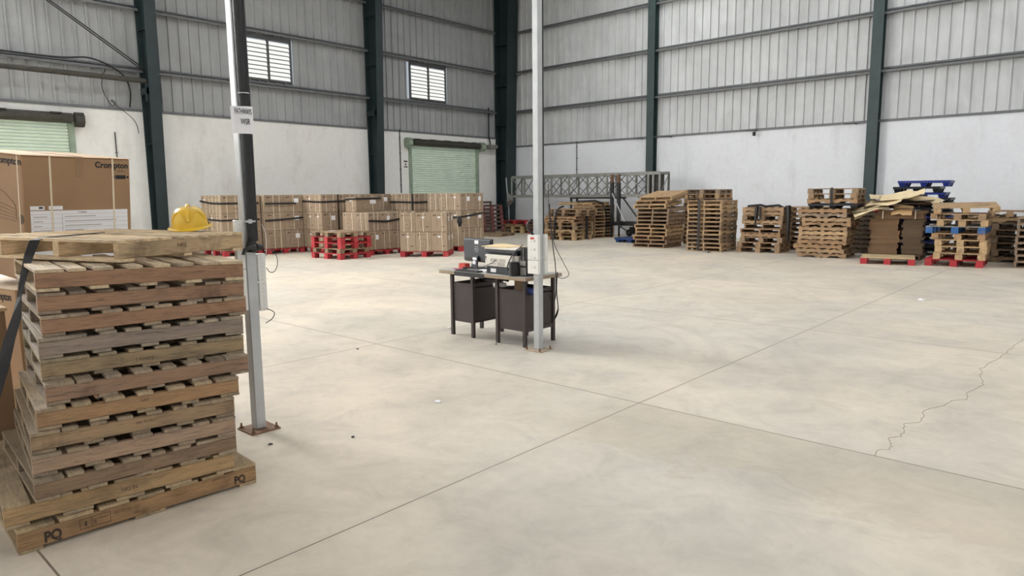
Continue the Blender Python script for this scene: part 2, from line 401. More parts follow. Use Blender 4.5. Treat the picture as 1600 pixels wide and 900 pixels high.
# louvred windows
for i, (y0, y1) in enumerate(WIN):
    w = thing('window_%d' % (i+1 if i < 2 else i+2), None, None, (XL, (y0+y1)/2, WZ[0])); w['kind'] = 'structure'
    hw = (y1-y0)/2; H = WZ[1]-WZ[0]
    obj('window_frame', MB().box(-.06,.03,-hw-.02,-hw+.02,0,H).box(-.06,.03,hw-.02,hw+.02,0,H).box(-.06,.03,-hw,hw,-.02,.02).box(-.06,.03,-hw,hw,H-.10,H+.02).box(-.06,.04,-.025,.025,0,H), GIRTD, w)
    n = 9; lv = MB(); bl = MB()
    for k in range(n):
        z = .04 + (H-.16)*k/n; dz = (H-.16)/n
        for a, b in ((-hw+.03,-.03),(.03,hw-.03)):
            M = Matrix.Translation((-.03,0,z+dz*.5)) @ Matrix.Rotation(R(-18),4,'Y')
            lv.box(-.004,.004,a,b,-dz*.46,dz*.46, M)
            bl.box(-.012,.004,a,b,z-.010,z+.014)
    obj('louvre_blades', lv, LOUVRE, w); obj('louvre_clips', bl, GIRTD, w)
# roller shutters
def shutter(idx, y0, y1, ztop, lab):
    d = thing('door_%d' % idx, None, None, (XL, (y0+y1)/2, 0)); d['kind'] = 'structure'
    hw = (y1-y0)/2; cur = MB(); n = int(ztop/.085)
    for k in range(n):
        z = k*ztop/n; dz = ztop/n
        cur.prism([(-.05,z+.004),(-.012,z+.018),(-.004,z+dz*.5),(-.012,z+dz-.016),(-.05,z+dz-.004),(-.055,z+dz*.5)], 'y', -hw+.05, hw-.05)
    obj('shutter_curtain', cur, GREEN, d)
    obj('guide_rail', MB().box(-.10,.05,-hw-.07,-hw+.07,0,ztop), GREEN2, d); obj('guide_rail', MB().box(-.10,.05,hw-.07,hw+.07,0,ztop), GREEN2, d)
    obj('shutter_roll', MB().tube([(.16,-hw+.05,ztop+.10),(.16,hw+.0,ztop+.10)], .12, 14).tube([(.1,-hw,ztop+.0),(.1,hw,ztop+.0)], .04, 8), GREASE, d)
    for s in (-1,1):
        obj('end_bracket', MB().prism([(.0+.19*math.cos(a)+.14, ztop+.06+.2*math.sin(a)) for a in [PI/8+PI/4*k for k in range(8)]], 'y', s*(hw+.02)+(-.25 if s<0 else 0.05), s*(hw+.02)+(-.05 if s<0 else .25)), GREEN2 if idx==2 else GREASE, d)
    sl = MB(); rnd = random.Random(idx)
    for k in range(5):
        yy = -hw+.3+k*(2*hw-.6)/4; sl.box(.02,.30,yy-.2,yy+.05,ztop+.19,ztop+.22)
    obj('hood_plate', sl, GREASE, d)
    return d
shutter(1, D1[0], D1[1], D1[2], ''); shutter(2, D2[0], D2[1], D2[2], '')
# conduits, lamps, notice on the walls
def conduit(name, a, b, label, clips=4, r=.018):
    t = thing(name, label, 'conduit', a); v = Vector(b)-Vector(a)
    obj('pipe', MB().tube([(0,0,0), tuple(v)], r, 8), BLACK, t)
    for k in range(clips):
        z = v.z*(k+.5)/clips; obj('clip', MB().box(-.03,.03,-.03,.03,z-.012,z+.012), GIRT, t)
conduit('wall_conduit', (XL+.03,16.93,1.7), (XL+.03,16.93,4.1), 'black vertical conduit left of the green shutter behind the cartons')
conduit('wall_conduit', (XL+.03,7.0,1.2), (XL+.03,7.0,3.4), 'black vertical conduit right of the leftmost green shutter', 2, .014)
conduit('wall_conduit', (-17.1,YF-.03,1.9), (-17.1,YF-.03,3.72), 'black vertical conduit on the far wall above the lattice truss', 4, .014)
t = thing('flood_light', 'grey flood light bracketed high beside the corner column', 'lamp', (XL+.004, 21.85, 3.6))
obj('housing', MB().box(.02,.34,-.24,.20,-.02,.12).box(.05,.30,-.2,.15,-.05,-.02), ALU, t); obj('bracket', MB().box(0,.3,.20,.28,.02,.09).box(0,.02,-.1,.1,.02,.10), DARK, t)
cable('lamp_cable', [(XL+.06,21.8,5.3),(XL+.08,21.78,4.6),(XL+.08,21.78,4.1),(XL+.1,21.85,3.74)], .03, BLACK, 'black cable dropping to the flood light beside the corner column')
for x, y, lab in ((-14.0,0,'small rod bracket on the far wall left of the first green post'),(-12.8,0,'small rod bracket on the far wall right of the first green post'),
                  (-9.62,0,'small camera bracket high on the far wall midway between two green posts'),(-6.5,0,'small rod bracket on the far wall left of the second green post')):
    t = thing('wall_bracket', lab, 'bracket', (x, YF, 3.62)); 
    obj('rod', MB().tube([(0,-.01,0),(0,-.32,.02)], .012, 6).tube([(-.35,-.1,.03),(.1,-.1,.02)], .010, 6), DARK, t)
    if x == -9.62:
        obj('camera_head', MB().cyl(0,-.2,-.16,-.03,.05,12), DARK, t); obj('cable', MB().tube([(0,-.05,0),(.02,-.06,1.5)], .01, 6), BLACK, t)
t = thing('notice_sheet', 'small printed notice taped to the wall left of the far green shutter', 'notice', (XL+.003, 17.2, 2.62))
obj('paper', MB().box(0,.004,-.13,.13,0,.36), PAPER, t); obj('printed_text', MB().box(.004,.006,-.09,.09,.25,.31).box(.004,.006,-.04,.04,.14,.2).box(.004,.006,-.09,.09,.05,.10), BROWNINK, t)

# floor crack and scraps
pts = [(-1.04,4.44),(-1.06,4.53),(-1.0,4.63),(-1.03,4.73),(-1.06,4.84),(-1.01,4.92),(-1.02,5.07),(-1.06,5.21),(-.98,5.31),(-1.0,5.5),(-1.01,5.67),(-.93,5.83),(-.91,6.04),(-.84,6.13),(-.86,6.39),(-.80,6.7),(-.85,6.95),(-.90,7.28),(-.86,7.67),(-.81,8.14),(-.79,8.8),(-.74,9.3)]
pp = []
rc = random.Random(3)
for i in range(len(pts)-1):
    for k in range(4):
        q = k/4; pp.append((pts[i][0]*(1-q)+pts[i+1][0]*q+rc.uniform(-.012,.012), pts[i][1]*(1-q)+pts[i+1][1]*q, .0006))
CRK = plain('crack_dirt', lin(150,135,117), .9, 0, .1)
tag(obj('floor_crack', MB().ribbon(pp, (1,0,0), .0045, .001), CRK), 'hairline crack wandering across the slab at the right', 'crack', kind='structure')
# ------------------------------------------------------------------ pallets
WC = [lin(176,150,120), lin(164,138,110), lin(186,160,126), lin(152,132,110), lin(170,140,108), lin(158,140,122), lin(192,166,130), lin(146,124,102)]
LOOK = ['pale brown','mid brown','light tan','greyish brown','reddish brown','weathered grey-brown','honey coloured','dull brown']
cache = {}
def pal_meshes(kind, W, L, h, notch, n, seed=0):
    """local frame: centre of footprint, z=0 at the underside; stringers run along Y; W along X"""
    key = (kind, W, L, h, notch, n, seed)
    if key in cache: return cache[key]
    rr = random.Random(seed); tb = .019 if kind != 'plastic' else .03; parts = []
    if kind in ('stringer',):
        st = .042; hs = h - 2*tb
        for s in (-1,0,1):
            x = s*(W/2-st/2); mb = MB()
            if notch:
                a, b, c, d, z0, z1 = -L/2, -L/2+L*.17, -L/2+L*.36, 0, tb, tb+hs; nh = hs*.42
                prof = [(-L/2,z0),(-L*.36,z0),(-L*.33,z0+nh),(-L*.17,z0+nh),(-L*.14,z0),(L*.14,z0),(L*.17,z0+nh),(L*.33,z0+nh),(L*.36,z0),(L/2,z0),(L/2,z1),(-L/2,z1)]
                mb.prism(prof, 'x', x-st/2, x+st/2)
            else: mb.box(x-st/2, x+st/2, -L/2, L/2, tb, tb+hs)
            parts.append(('stringer', mb.mesh('stringer', W_Y), 'w'))
        top = MB(); bw = .085
        for k in range(n):
            y = -L/2+bw/2+(L-bw)*k/(n-1); j = rr.uniform(-.012,.012) if 0<k<n-1 else 0; w2 = bw/2*rr.uniform(.9,1.1)
            top.box(-W/2-rr.uniform(0,.01), W/2+rr.uniform(0,.008), y+j-w2, y+j+w2, h-tb, h)
        parts.append(('top_deck', top.mesh('top_deck', W_X), 'w'))
        bot = MB(); nb = 5 if not notch else 4
        ys = [-.5+.045/L, -.24, 0, .24, .5-.045/L] if nb == 5 else [-.5+.05/L, -.07, .07, .5-.05/L]
        for q in ys: bot.box(-W/2, W/2, q*L-.042, q*L+.042, 0, tb)
        parts.append(('bottom_deck', bot.mesh('bottom_deck', W_X), 'w'))
    elif kind in ('block', 'openblock'):
        tb = .02; hs = h-3*tb if kind == 'block' else h-2*tb; z0 = tb if kind == 'block' else 0
        if kind == 'openblock': hs = h-2*tb
        for sx in (-1,0,1):
            for sy in (-1,0,1):
                bx, by = .066, .070
                x = sx*(W/2-bx); y = sy*(L/2-by)
                parts.append(('block', MB().box(x-bx, x+bx, y-by, y+by, z0, z0+hs).mesh('block', W_B if seed != 99 else PAINT), 'b'))
        top = MB()
        for k in range(n):
            y = -L/2+.05+(L-.1)*k/(n-1); top.box(-W/2, W/2, y-.043, y+.043, h-tb, h)
        parts.append(('top_deck', top.mesh('top_deck', W_X if seed != 99 else W_X), 'w'))
        mid = MB()
        for sx in (-1,0,1): x = sx*(W/2-.06); mid.box(x-.06, x+.06, -L/2, L/2, h-2*tb, h-tb)
        parts.append(('cross_board', mid.mesh('cross_board', W_Y if seed != 99 else PAINT), 'b'))
        if kind == 'block':
            bot = MB()
            for sx in (-1,0,1): x = sx*(W/2-.06); bot.box(x-.06, x+.06, -L/2, L/2, 0, tb)
            parts.append(('skid', bot.mesh('skid', W_Y if seed != 99 else PAINT), 'b'))
    elif kind == 'plastic':
        top = MB().box(-W/2,W/2,-L/2,L/2,h-.012,h); t2 = MB()
        top.box(-W/2,W/2,-L/2,-L/2+.02,h-.055,h).box(-W/2,W/2,L/2-.02,L/2,h-.055,h).box(-W/2,-W/2+.02,-L/2,L/2,h-.055,h).box(W/2-.02,W/2,-L/2,L/2,h-.055,h)
        for k in range(1,8): x = -W/2+W*k/8; top.box(x-.006,x+.006,-L/2,L/2,h-.05,h)
        for k in range(1,9): y = -L/2+L*k/9; top.box(-W/2,W/2,y-.006,y+.006,h-.05,h)
        parts.append(('deck', top.mesh('deck', PLASTIC), 'w'))
        for sx in (-1,0,1):
            for sy in (-1,0,1):
                x = sx*(W/2-.09); y = sy*(L/2-.11); a, b = .05, .085
                m_ = MB().add([(x-a,y-a,0),(x+a,y-a,0),(x+a,y+a,0),(x-a,y+a,0),(x-b,y-b,h-.03),(x+b,y-b,h-.03),(x+b,y+b,h-.03),(x-b,y+b,h-.03)],
                    [(0,3,2,1),(4,5,6,7),(0,1,5,4),(1,2,6,5),(2,3,7,6),(3,0,4,7)])
                parts.append(('foot', m_.mesh('foot', PLASTIC), 'w'))
    cache[key] = parts
    return parts
RED = lin(172,44,52); BLUE = lin(40,92,150)
def pallet(kind, W, L, h, loc, rz, label, cw, cb=None, notch=False, n=7, seed=0, tilt=(0,0), group=None, turn=False, name=None):
    t = thing(name or {'stringer':'wooden_pallet','block':'block_pallet','openblock':'block_pallet','plastic':'plastic_pallet'}[kind], label, 'pallet', loc, 0, group)
    t.rotation_euler = (tilt[0], tilt[1], rz + (PI/2 if turn else 0))
    if turn: W, L = L, W
    for nm, me, c in pal_meshes(kind, W, L, h, notch, n, seed):
        cc = cw if c == 'w' else (cb or cw); k = random.uniform(.90,1.08)
        link(nm, me, t, None, tuple(x*k for x in cc))
    return t
ORD = ['bottom','second','third','fourth','fifth','sixth','seventh','eighth','ninth','tenth','eleventh','twelfth','thirteenth','fourteenth','fifteenth','sixteenth']
def stack(corner, yaw, W, L, spec, where, group, side='R', jit=.025, jr=1.5, base=0, rs=1, seq=None):
    """corner: the front corner nearest the camera on the right ('R': +X,-Y) or left ('L': -X,-Y)"""
    rnd = random.Random(rs); z = base; a = R(yaw); u = Vector((math.cos(a), math.sin(a), 0)); v = Vector((-math.sin(a), math.cos(a), 0))
    n = len(spec); out = []
    for i, s in enumerate(spec):
        h = s.get('h', .115); w = s.get('W', W); l = s.get('L', L)
        c = Vector((corner[0], corner[1], z)) + (u*(-w/2 if side == 'R' else w/2)) + v*l/2 + u*(rnd.uniform(-jit,jit)+s.get('dx',0)) + v*(rnd.uniform(-jit,jit)+s.get('dy',0))
        ci = s.get('c', rnd.randrange(len(WC))); col = s.get('col') or WC[ci]; look = s.get('look') or LOOK[ci]
        fam = {'stringer':'wooden pallet','block':'block pallet','openblock':'block pallet','plastic':'plastic pallet'}[s.get('k','stringer')]
        if n == 1: lab = '%s %s %s' % (look, fam, where)
        else:
            pos = ('topmost' if i == n-1 else ('lowest' if i == 0 else ORD[i] + ' up'))
            lab = '%s %s, %s of %s' % (look, fam, pos, where)
        zz = z + s.get('lift', 0)
        out.append(pallet(s.get('k','stringer'), w, l, h, (c.x, c.y, zz), a + R(rnd.uniform(-jr,jr)+s.get('r',0)), lab, col, s.get('cb'), s.get('notch', False), s.get('n', 7), s.get('seed', 0), s.get('tilt',(0,0)), group, s.get('turn', False)))
        z += h + s.get('gap', .0008)
    return out, z
def S(n, **k): return [dict(k) for _ in range(n)]
# ---- S1
sp = S(9, h=.113) 
sp[0].update(dx=-.05, dy=-.02)
for i, q in enumerate((0,.0,-.06,.0,.02,-.02,.08,.05,.05)): sp[i]['dx'] = sp[i].get('dx',0)+q
o1, z1 = stack((-10.02,17.8), 3, 1.02, 1.15, sp, 'the slumped stack beside the truss', 'pallets in the slumped stack', rs=11)
yo = z1 + .006; tp = 0
for i, (tx, ty, dx, dy, rzz, ci, wd) in enumerate(((.05,0,.05,-.02,-1,5,'fourth from the top'),(.10,-.012,-.04,-.12,2,6,'third from the top'),(.15,-.02,.0,-.04,-2,0,'second from the top'),(.155,-.02,.09,-.0,1,2,'topmost'))):
    zc = yo + .575*(tx-tp) + .0; tp = tx
    pallet('stringer', 1.02, 1.15, .113, (-10.53+dx, 18.375+dy, zc), R(3+rzz), 'tan wooden pallet tilting forward, %s of the slumped stack beside the truss' % wd, WC[ci], tilt=(tx, ty), n=8, group='pallets in the slumped stack')
    yo = zc + .116
# ---- S2
sp = S(12, h=.1145, notch=True)
o2, z2 = stack((-8.17,17.44), 3, .98, 1.12, sp, 'the neat single-strapped notched stack', 'pallets in the neat strapped stack', rs=5, jit=.012, jr=.8)
tag(obj('black_strap', MB().box(-8.82,-8.76,17.352,17.36,.02,z2+.01).box(-8.82,-8.76,17.352,18.58,z2+.003,z2+.01), STRAPB), 'black strap wrapped down the neat stack of notched pallets', 'strap')
# behind, taller
sp = S(13, h=.128); 
for q in sp[-3:]: q.update(k='block', h=.135)
stack((-9.35,19.75), 2, 1.15, 1.0, sp, 'the tall stack behind the slumped stack', 'pallets in the hidden tall stack', rs=8)
# ---- S3
sp = [dict(k='openblock',h=.135,c=1,W=1.14,dx=-.06),dict(k='openblock',h=.135,c=1,W=1.12,dx=-.05),dict(k='openblock',h=.135,c=3,W=1.1,dx=-.0),dict(turn=True,c=4,h=.105,dx=-.06,W=1.02),dict(c=1,h=.115,r=-3,W=1.05,dx=-.04),
      dict(c=1,h=.13,W=.98,dx=-.02),dict(turn=True,c=0,h=.10,W=1.05,dx=-.02),dict(k='openblock',h=.12,c=7,W=1.05),dict(turn=True,c=1,h=.105,W=1.05),dict(turn=True,c=0,h=.11,W=1.06)]
o3, z3 = stack((-6.72,17.95), 5, 1.14, .95, sp, 'the mixed stack draped with black bands', 'pallets in the mixed stack', rs=2, jit=.008, jr=.8)
tag(obj('black_strap', MB().tube([(-7.62,17.82,z3+.03),(-7.3,17.9,z3+.06),(-7.2,18.0,z3+.02),(-6.9,18.1,z3+.05),(-6.72,18.2,z3-.06)], .03, 6)
    .tube([(-7.36,17.80,z3+.03),(-7.37,17.78,z3-.2),(-7.39,17.79,z3-.5)], [.05,.045,.012], 6).tube([(-7.28,17.80,z3+.02),(-7.26,17.78,z3-.3)], [.035,.02], 6)
    .tube([(-6.66,18.1,z3+.03),(-6.62,18.05,z3-.2),(-6.63,18.08,z3-.9)], [.08,.06,.03], 6), STRAPB), 'bundled black straps draped over the mixed stack', 'strap')
# ---- S3 back piece
sp = S(9, h=.13)
stack((-6.2,19.3), 2, 1.05, 1.1, sp, 'the stack behind the mixed stack', 'pallets behind the mixed stack', rs=18)
# ---- S4
sp = [dict(turn=True,h=.107) for _ in range(11)]
for i, q in enumerate((.0,-.06,-.12,-.03,-.03,.0,-.02,.05,.05,-.04,-.04)): sp[i]['dx'] = q; sp[i]['c'] = (1,0,4,4,0,2,0,4,0,5,4)[i]
sp[0]['notch'] = True; sp[7]['notch'] = True; sp[9]['notch'] = True
o4, z4 = stack((-4.98,17.42), 5, 1.10, 1.0, sp, 'the solid-sided stack', 'pallets in the solid-sided stack', rs=21, jit=.012, jr=1)
sp = [dict(k='plastic',h=.12,col=lin(30,30,34),look='black',W=1.1),dict(turn=True,c=4,h=.115,notch=True,W=1.12),dict(k='openblock',h=.12,c=1,W=1.08),dict(k='openblock',c=3,h=.125,W=1.12)]
stack((-4.84,17.5), 5, 1.12, 1.0, sp, 'the group crowning the solid-sided stack', 'pallets crowning the solid-sided stack', rs=22, jit=.01, base=z4)
tag(obj('black_strap', MB().box(-5.415,-5.36,17.40,17.41,z4+.13,z4+.50), STRAPB), 'short black strap over the pallets crowning the solid-sided stack', 'strap')
# ---- S5 dark
sp = [dict(turn=True,h=.118,col=lin(120,108,96),look='dark aged') for _ in range(9)]
sp.append(dict(k='block',h=.15,col=RED,cb=RED,look='red painted',seed=99,W=1.15)); sp.append(dict(turn=True,c=7,h=.115,W=1.2,dx=.1))
stack((-5.45,19.2), 6, 1.1, 1.05, sp, 'the dark stack left of the cardboard', 'pallets in the dark stack', 'L', rs=31, jit=.01)
# ---- S6
wt = lin(196,170,134)
sp = [dict(k='openblock',h=.15,col=RED,cb=RED,look='red painted',seed=99,W=1.04,L=1.2,n=6), dict(k='block',h=.138,col=wt,c=6,W=.92,dx=.03,look='clean pale'),dict(k='block',h=.138,c=6,W=.92,dx=.05,col=wt,look='clean pale'),
      dict(k='block',h=.138,c=6,W=.92,dx=.03,col=wt,look='clean pale'),dict(k='openblock',h=.13,c=4,W=.95),dict(k='openblock',h=.15,col=lin(150,150,146),cb=BLUE,look='blue-footed',seed=99,W=1.06),dict(k='block',h=.14,c=2,W=.9,dx=.03),dict(k='openblock',h=.12,c=1,W=.98)]
o6, z6 = stack((-2.2,16.87), 3, 1.04, 1.1, sp, 'the red-based stack at the right', 'pallets in the stack on the red base', rs=41, jit=.008, jr=.8)
pallet('block', 1.15, 1.0, .125, (-2.66,17.37,z6+.052), R(12), 'upturned slatted pallet lying askew on top of the red-based stack', WC[2], tilt=(R(5), R(-1)), n=8, group=None)
# ---- S7, S8, S9
sp = [dict(turn=True,notch=True,c=3,h=.13),dict(k='openblock',c=5,h=.15),dict(k='openblock',c=7,h=.15),dict(k='openblock',c=5,h=.15),dict(k='openblock',c=7,h=.14),dict(k='openblock',c=5,h=.14),dict(turn=True,notch=True,c=2,h=.125)]
o7, z7 = stack((-1.62,18.5), 4, 1.25, 1.0, sp, 'the stack behind the red-based stack', 'pallets behind the red-based stack', rs=51)
pallet('openblock', .8, 1.0, .13, (-2.05,19.0,z7+.01), R(6), 'open block-footed pallet on top of the stack behind the red-based stack', WC[0], tilt=(0,R(1)), n=6)
sp = S(8, h=.128, c=5)
stack((-1.72,17.3), 3, 1.1, 1.2, sp, 'the front stack cut by the right edge', 'pallets in the front stack at the right edge', 'L', rs=61, jit=.02)
sp = S(16, h=.125)
stack((-1.62,18.7), 3, 1.1, 1.1, sp, 'the tallest stack at the right edge', 'pallets in the tallest stack at the right edge', 'L', rs=62, jit=.03)
stack((-2.05,19.75), 2, 1.15, 1.1, [dict(turn=True,h=.125,col=lin(104,92,80),look='dark aged') for _ in range(8)], 'the added dark stack behind the red-based stack', 'pallets in the added dark stack at the right', rs=63, jit=.02)  # added behind, coloured dark so the openings ahead look shaded
# ---- red plank pallet
t = pallet('openblock', 1.05, .95, .15, (-3.99,16.98,0), R(12), 'single low pallet with red blocks and closed plank top in front of the cardboard', lin(205,186,152), RED, n=11, seed=99)
# ---- plastic stack
spn = ['black','black','blue','black','black','black','black','blue','black','black','black','black','blue','black','blue']
pc = {'black': lin(30,31,36), 'blue': lin(34,52,132)}
z = 0
for i, c in enumerate(spn):
    h = .15 if i in (0,3,7,8,12,13,14) else .13; dzn = h-.005 if i >= 12 or i in (2,) else .115
    pos = 'topmost' if i == len(spn)-1 else ('lowest' if i == 0 else ORD[i]+' up')
    pallet('plastic', 1.12 if i != 13 else 1.02, 1.15, h, (-4.0+(-.06 if i==13 else (.05 if i==14 else .0))+random.uniform(-.02,.02)+(.1 if i<12 else 0), 20.0, z), R(4+random.uniform(-2,2)), '%s nestable plastic pallet, %s in the plastic stack' % (c, pos), pc[c], n=7, group='plastic pallets in the stack behind the cardboard')
    z += dzn + .0005 if i < len(spn)-1 else 0
# ---- cardboard bales
def bale(x0, x1, y0, y1, z0, z1, n, label, col, rs=0, lean=0):
    r_ = random.Random(rs); t = thing('cardboard_bale', label, 'cardboard bale', ((x0+x1)/2,(y0+y1)/2,z0), R(8)); hx=(x1-x0)/2; hy=(y1-y0)/2; dz=(z1-z0)/n
    for k in range(n):
        mb = MB(); dx=r_.uniform(-.03,.03)+lean*k; 
        for q in range(3):
            e = r_.uniform(-.012,.012); mb.box(-hx+dx+e, hx+dx+e, -hy+e, hy+e, k*dz+dz*q/3+.002, k*dz+dz*(q+1)/3)
        k_ = r_.uniform(.85,1.1); obj('flat_carton_bundle', mb, CARD, t, None, tuple(c*k_ for c in col))
    return t
cbn = lin(128,100,72)
px = pallet('stringer', 1.15, 1.1, .115, (-4.15,18.35,0), R(5), 'dark pallet under the flattened cardboard', lin(96,80,66))
bale(-4.66,-4.06,17.88,18.58,.117,.95,6,'banded brown flattened cartons, left pile under the crumpled sheets', cbn, 1)
bale(-4.0,-3.58,17.98,18.6,.117,.95,12,'narrow pile of flattened cartons at the right of the cardboard heap', lin(104,86,66), 2)
t = bale(-4.55,-3.55,17.85,18.6,.952,1.14,3,'top bundle of flattened cartons tied with two pale straps', cbn, 3)
obj('packing_strap', MB().box(-.36,-.335,-.41,-.40,-.0,.19), STRAPW, t); obj('packing_strap', MB().box(.30,.325,-.41,-.40,-.0,.19), STRAPW, t)
# crumpled sheets: thin bent boards heaped over the bales
def sheet(cx, cy, cz, w, l, rz, tx, ty, col, bend, rs):
    r_ = random.Random(rs); nx, ny = 7, 4; vs = []; th = .006
    M = Matrix.Translation((cx,cy,cz)) @ Matrix.Rotation(rz,4,'Z') @ Matrix.Rotation(tx,4,'X') @ Matrix.Rotation(ty,4,'Y')
    for s in (0,1):
        for j in range(ny):
            for i in range(nx):
                u = i/(nx-1)-.5; v = j/(ny-1)-.5
                jx = r_.uniform(-.02,.02) if (i in (0,nx-1) or j in (0,ny-1)) and s == 0 else 0
                vs.append(M @ Vector((u*w+jx, v*l+jx, bend*(u*u*4) + s*th + .01*math.sin(9*u+rs)+.008*math.cos(7*v+rs))))
    fs = []; N = nx*ny
    for j in range(ny-1):
        for i in range(nx-1):
            q = j*nx+i; fs += [(q,q+nx,q+nx+1,q+1),(N+q,N+q+1,N+q+nx+1,N+q+nx)]
    for i in range(nx-1):
        fs += [(i,i+1,N+i+1,N+i), ((ny-1)*nx+i,N+(ny-1)*nx+i,N+(ny-1)*nx+i+1,(ny-1)*nx+i+1)]
    for j in range(ny-1):
        fs += [(j*nx,N+j*nx,N+(j+1)*nx,(j+1)*nx),(j*nx+nx-1,(j+1)*nx+nx-1,N+(j+1)*nx+nx-1,N+j*nx+nx-1)]
    return MB().add(vs, fs)
shl = [(-4.35,18.0,1.20,1.3,.8,8,3,-5,'dark'),(-3.95,18.2,1.27,1.2,.8,-6,-4,3,'dark'),(-4.2,18.1,1.33,1.25,.75,14,5,-3,'dark'),(-3.9,18.25,1.38,1.1,.7,-12,3,4,'dark'),
       (-4.62,17.75,1.20,.75,.5,25,14,-16,'pale'),(-4.3,17.8,1.31,.75,.35,-5,20,-8,'pale'),(-3.95,17.78,1.16,.42,.25,-8,55,2,'tan'),(-4.0,18.0,1.45,.9,.4,10,16,-10,'pale'),(-3.65,18.15,1.42,.8,.4,-15,14,8,'pale'),
       (-4.3,18.25,1.47,.9,.4,20,15,-8,'pale'),(-4.05,18.35,1.53,.8,.3,12,12,-10,'pale'),(-4.8,17.8,1.08,.35,.3,30,30,-40,'pale'),(-3.5,18.3,1.34,.5,.5,0,6,8,'dark')]
cl = {'dark': lin(104,86,68), 'pale': lin(222,203,164), 'tan': lin(206,170,124)}
nm = ['under the heap at the left','across the middle of the heap','third layer of the heap','upper dark layer of the heap','jutting out at the left end','curling over the front left','small tan panel hanging at the front centre','middle of the top','at the top right','at the top left','on the very top','drooping at the far left end','at the right end of the heap']
for i, (x,y,z,w,l,rz,tx,ty,c) in enumerate(shl):
    tag(obj('cardboard_sheet', sheet(x,y,z,w,l,R(rz),R(tx),R(ty),None,.05 if i%2 else -.05,i+3), CARD, None, None, cl[c]), '%s crumpled cardboard sheet, %s' % ({'dark':'dark','pale':'pale','tan':'flat'}[c], nm[i]), 'cardboard sheet', 'crumpled sheets on the cardboard heap')
# ---- centre back stacks G1, G2
sp = [dict(k='openblock',h=.13,c=6,W=1.2,L=1.05,dx=0),dict(k='block',h=.13,c=2,notch=True),dict(turn=True,notch=True,c=2,h=.11),dict(k='openblock',h=.125,c=3),dict(k='openblock',h=.12,c=1),dict(turn=True,notch=True,c=4,h=.11,dx=-.04),dict(turn=True,c=4,h=.10),dict(k='openblock',h=.12,c=7,dx=.15),dict(k='openblock',h=.12,c=1,dx=.15)]
stack((-14.2,18.98), 2, 1.3, 1.15, sp, 'the banded stack beside the desk post', 'pallets in the banded stack', rs=71, jit=.015)
sp = [dict(h=.118,turn=True) for _ in range(10)]
for i in range(10): sp[i]['tilt'] = (0, 0)
stack((-14.35,20.35), -6, 1.05, 1.1, sp, 'the taller banded stack behind', 'pallets in the taller banded stack', rs=72, jit=.02)
stack((-14.5,20.4), -4, 1.6, 1.0, [dict(turn=True,c=6,h=.11),], 'capping the taller banded stack, left', 'caps', rs=73, base=1.185)
def bandcurve(name, pts, w, label): 
    return tag(obj(name, MB().tube(pts, w, 6), STRAPB), label, 'strap')
bandcurve('black_strap', [(-14.95,19.3,1.16),(-14.9,19.05,1.13),(-14.97,18.93,1.0),(-15.03,18.91,.6),(-15.06,18.91,.02)], .035, 'black strap down the front of the banded stack')
bandcurve('black_strap', [(-14.14,19.62,1.10),(-14.14,19.6,.7),(-14.14,19.6,.04)], .045, 'black strap down the right side of the banded stack')
bandcurve('black_strap', [(-15.2,20.5,1.31),(-14.5,20.6,1.34),(-14.31,20.8,1.24),(-14.30,21.0,.9),(-14.3,21.0,.05)], .04, 'black strap over the taller banded stack')
# ---- corner pallets
sp = [dict(k='block',h=.14,c=6,col=lin(206,182,144),look='clean pale'),dict(k='block',h=.14,col=lin(206,182,144),c=6,look='clean pale'),dict(turn=True,c=4,h=.09),dict(k='openblock',h=.14,col=RED,cb=RED,look='red painted',seed=99,W=1.5)]
stack((-19.9,21.45), -6, 1.25, .95, sp, 'the low stack by the corner column', 'pallets in the low corner stack', 'L', rs=81, jit=.01)
sp = [dict(k='openblock',h=.13,col=lin(120,50,50),cb=RED,look='red worn',seed=99),dict(h=.12,c=7),dict(h=.12,c=3),dict(h=.12,c=7)]
stack((-18.45,21.45), 0, 1.0, 1.0, sp, 'the low dark stack by the corner', 'pallets in the low dark stack', 'L', rs=82)
stack((-18.9,18.95), 12, 1.1, 1.0, [dict(turn=True,c=3,h=.12)], 'lying flat on the floor right of the carton rows', 'x', 'L', rs=83)
pallet('stringer', 1.0, 1.3, .12, (-20.72,21.0,.67), 0, 'brown pallet standing on end against the left wall', lin(104,86,76), tilt=(R(90), 0), n=9).rotation_euler = (R(90), 0, R(80))
pallet('openblock', .9, 1.15, .13, (-20.02,20.98,.60), 0, 'red framed pallet leaning beside the upright brown pallet', lin(84,64,60), lin(128,44,50), n=7, seed=99).rotation_euler = (R(72), R(0), R(58))  # frame red taken darker, the shade of the corner put into it
pallet('openblock', .7, .9, .14, (-19.75,19.35,0), R(10), 'red-footed low pallet at the end of the carton rows', lin(110,80,70), RED, n=6, seed=99)
# ---- blue pallet flat
pallet('plastic', 1.05, .9, .15, (-12.15,19.55,0), R(4), 'single blue pallet on the floor left of the slumped stack', lin(28,60,120))
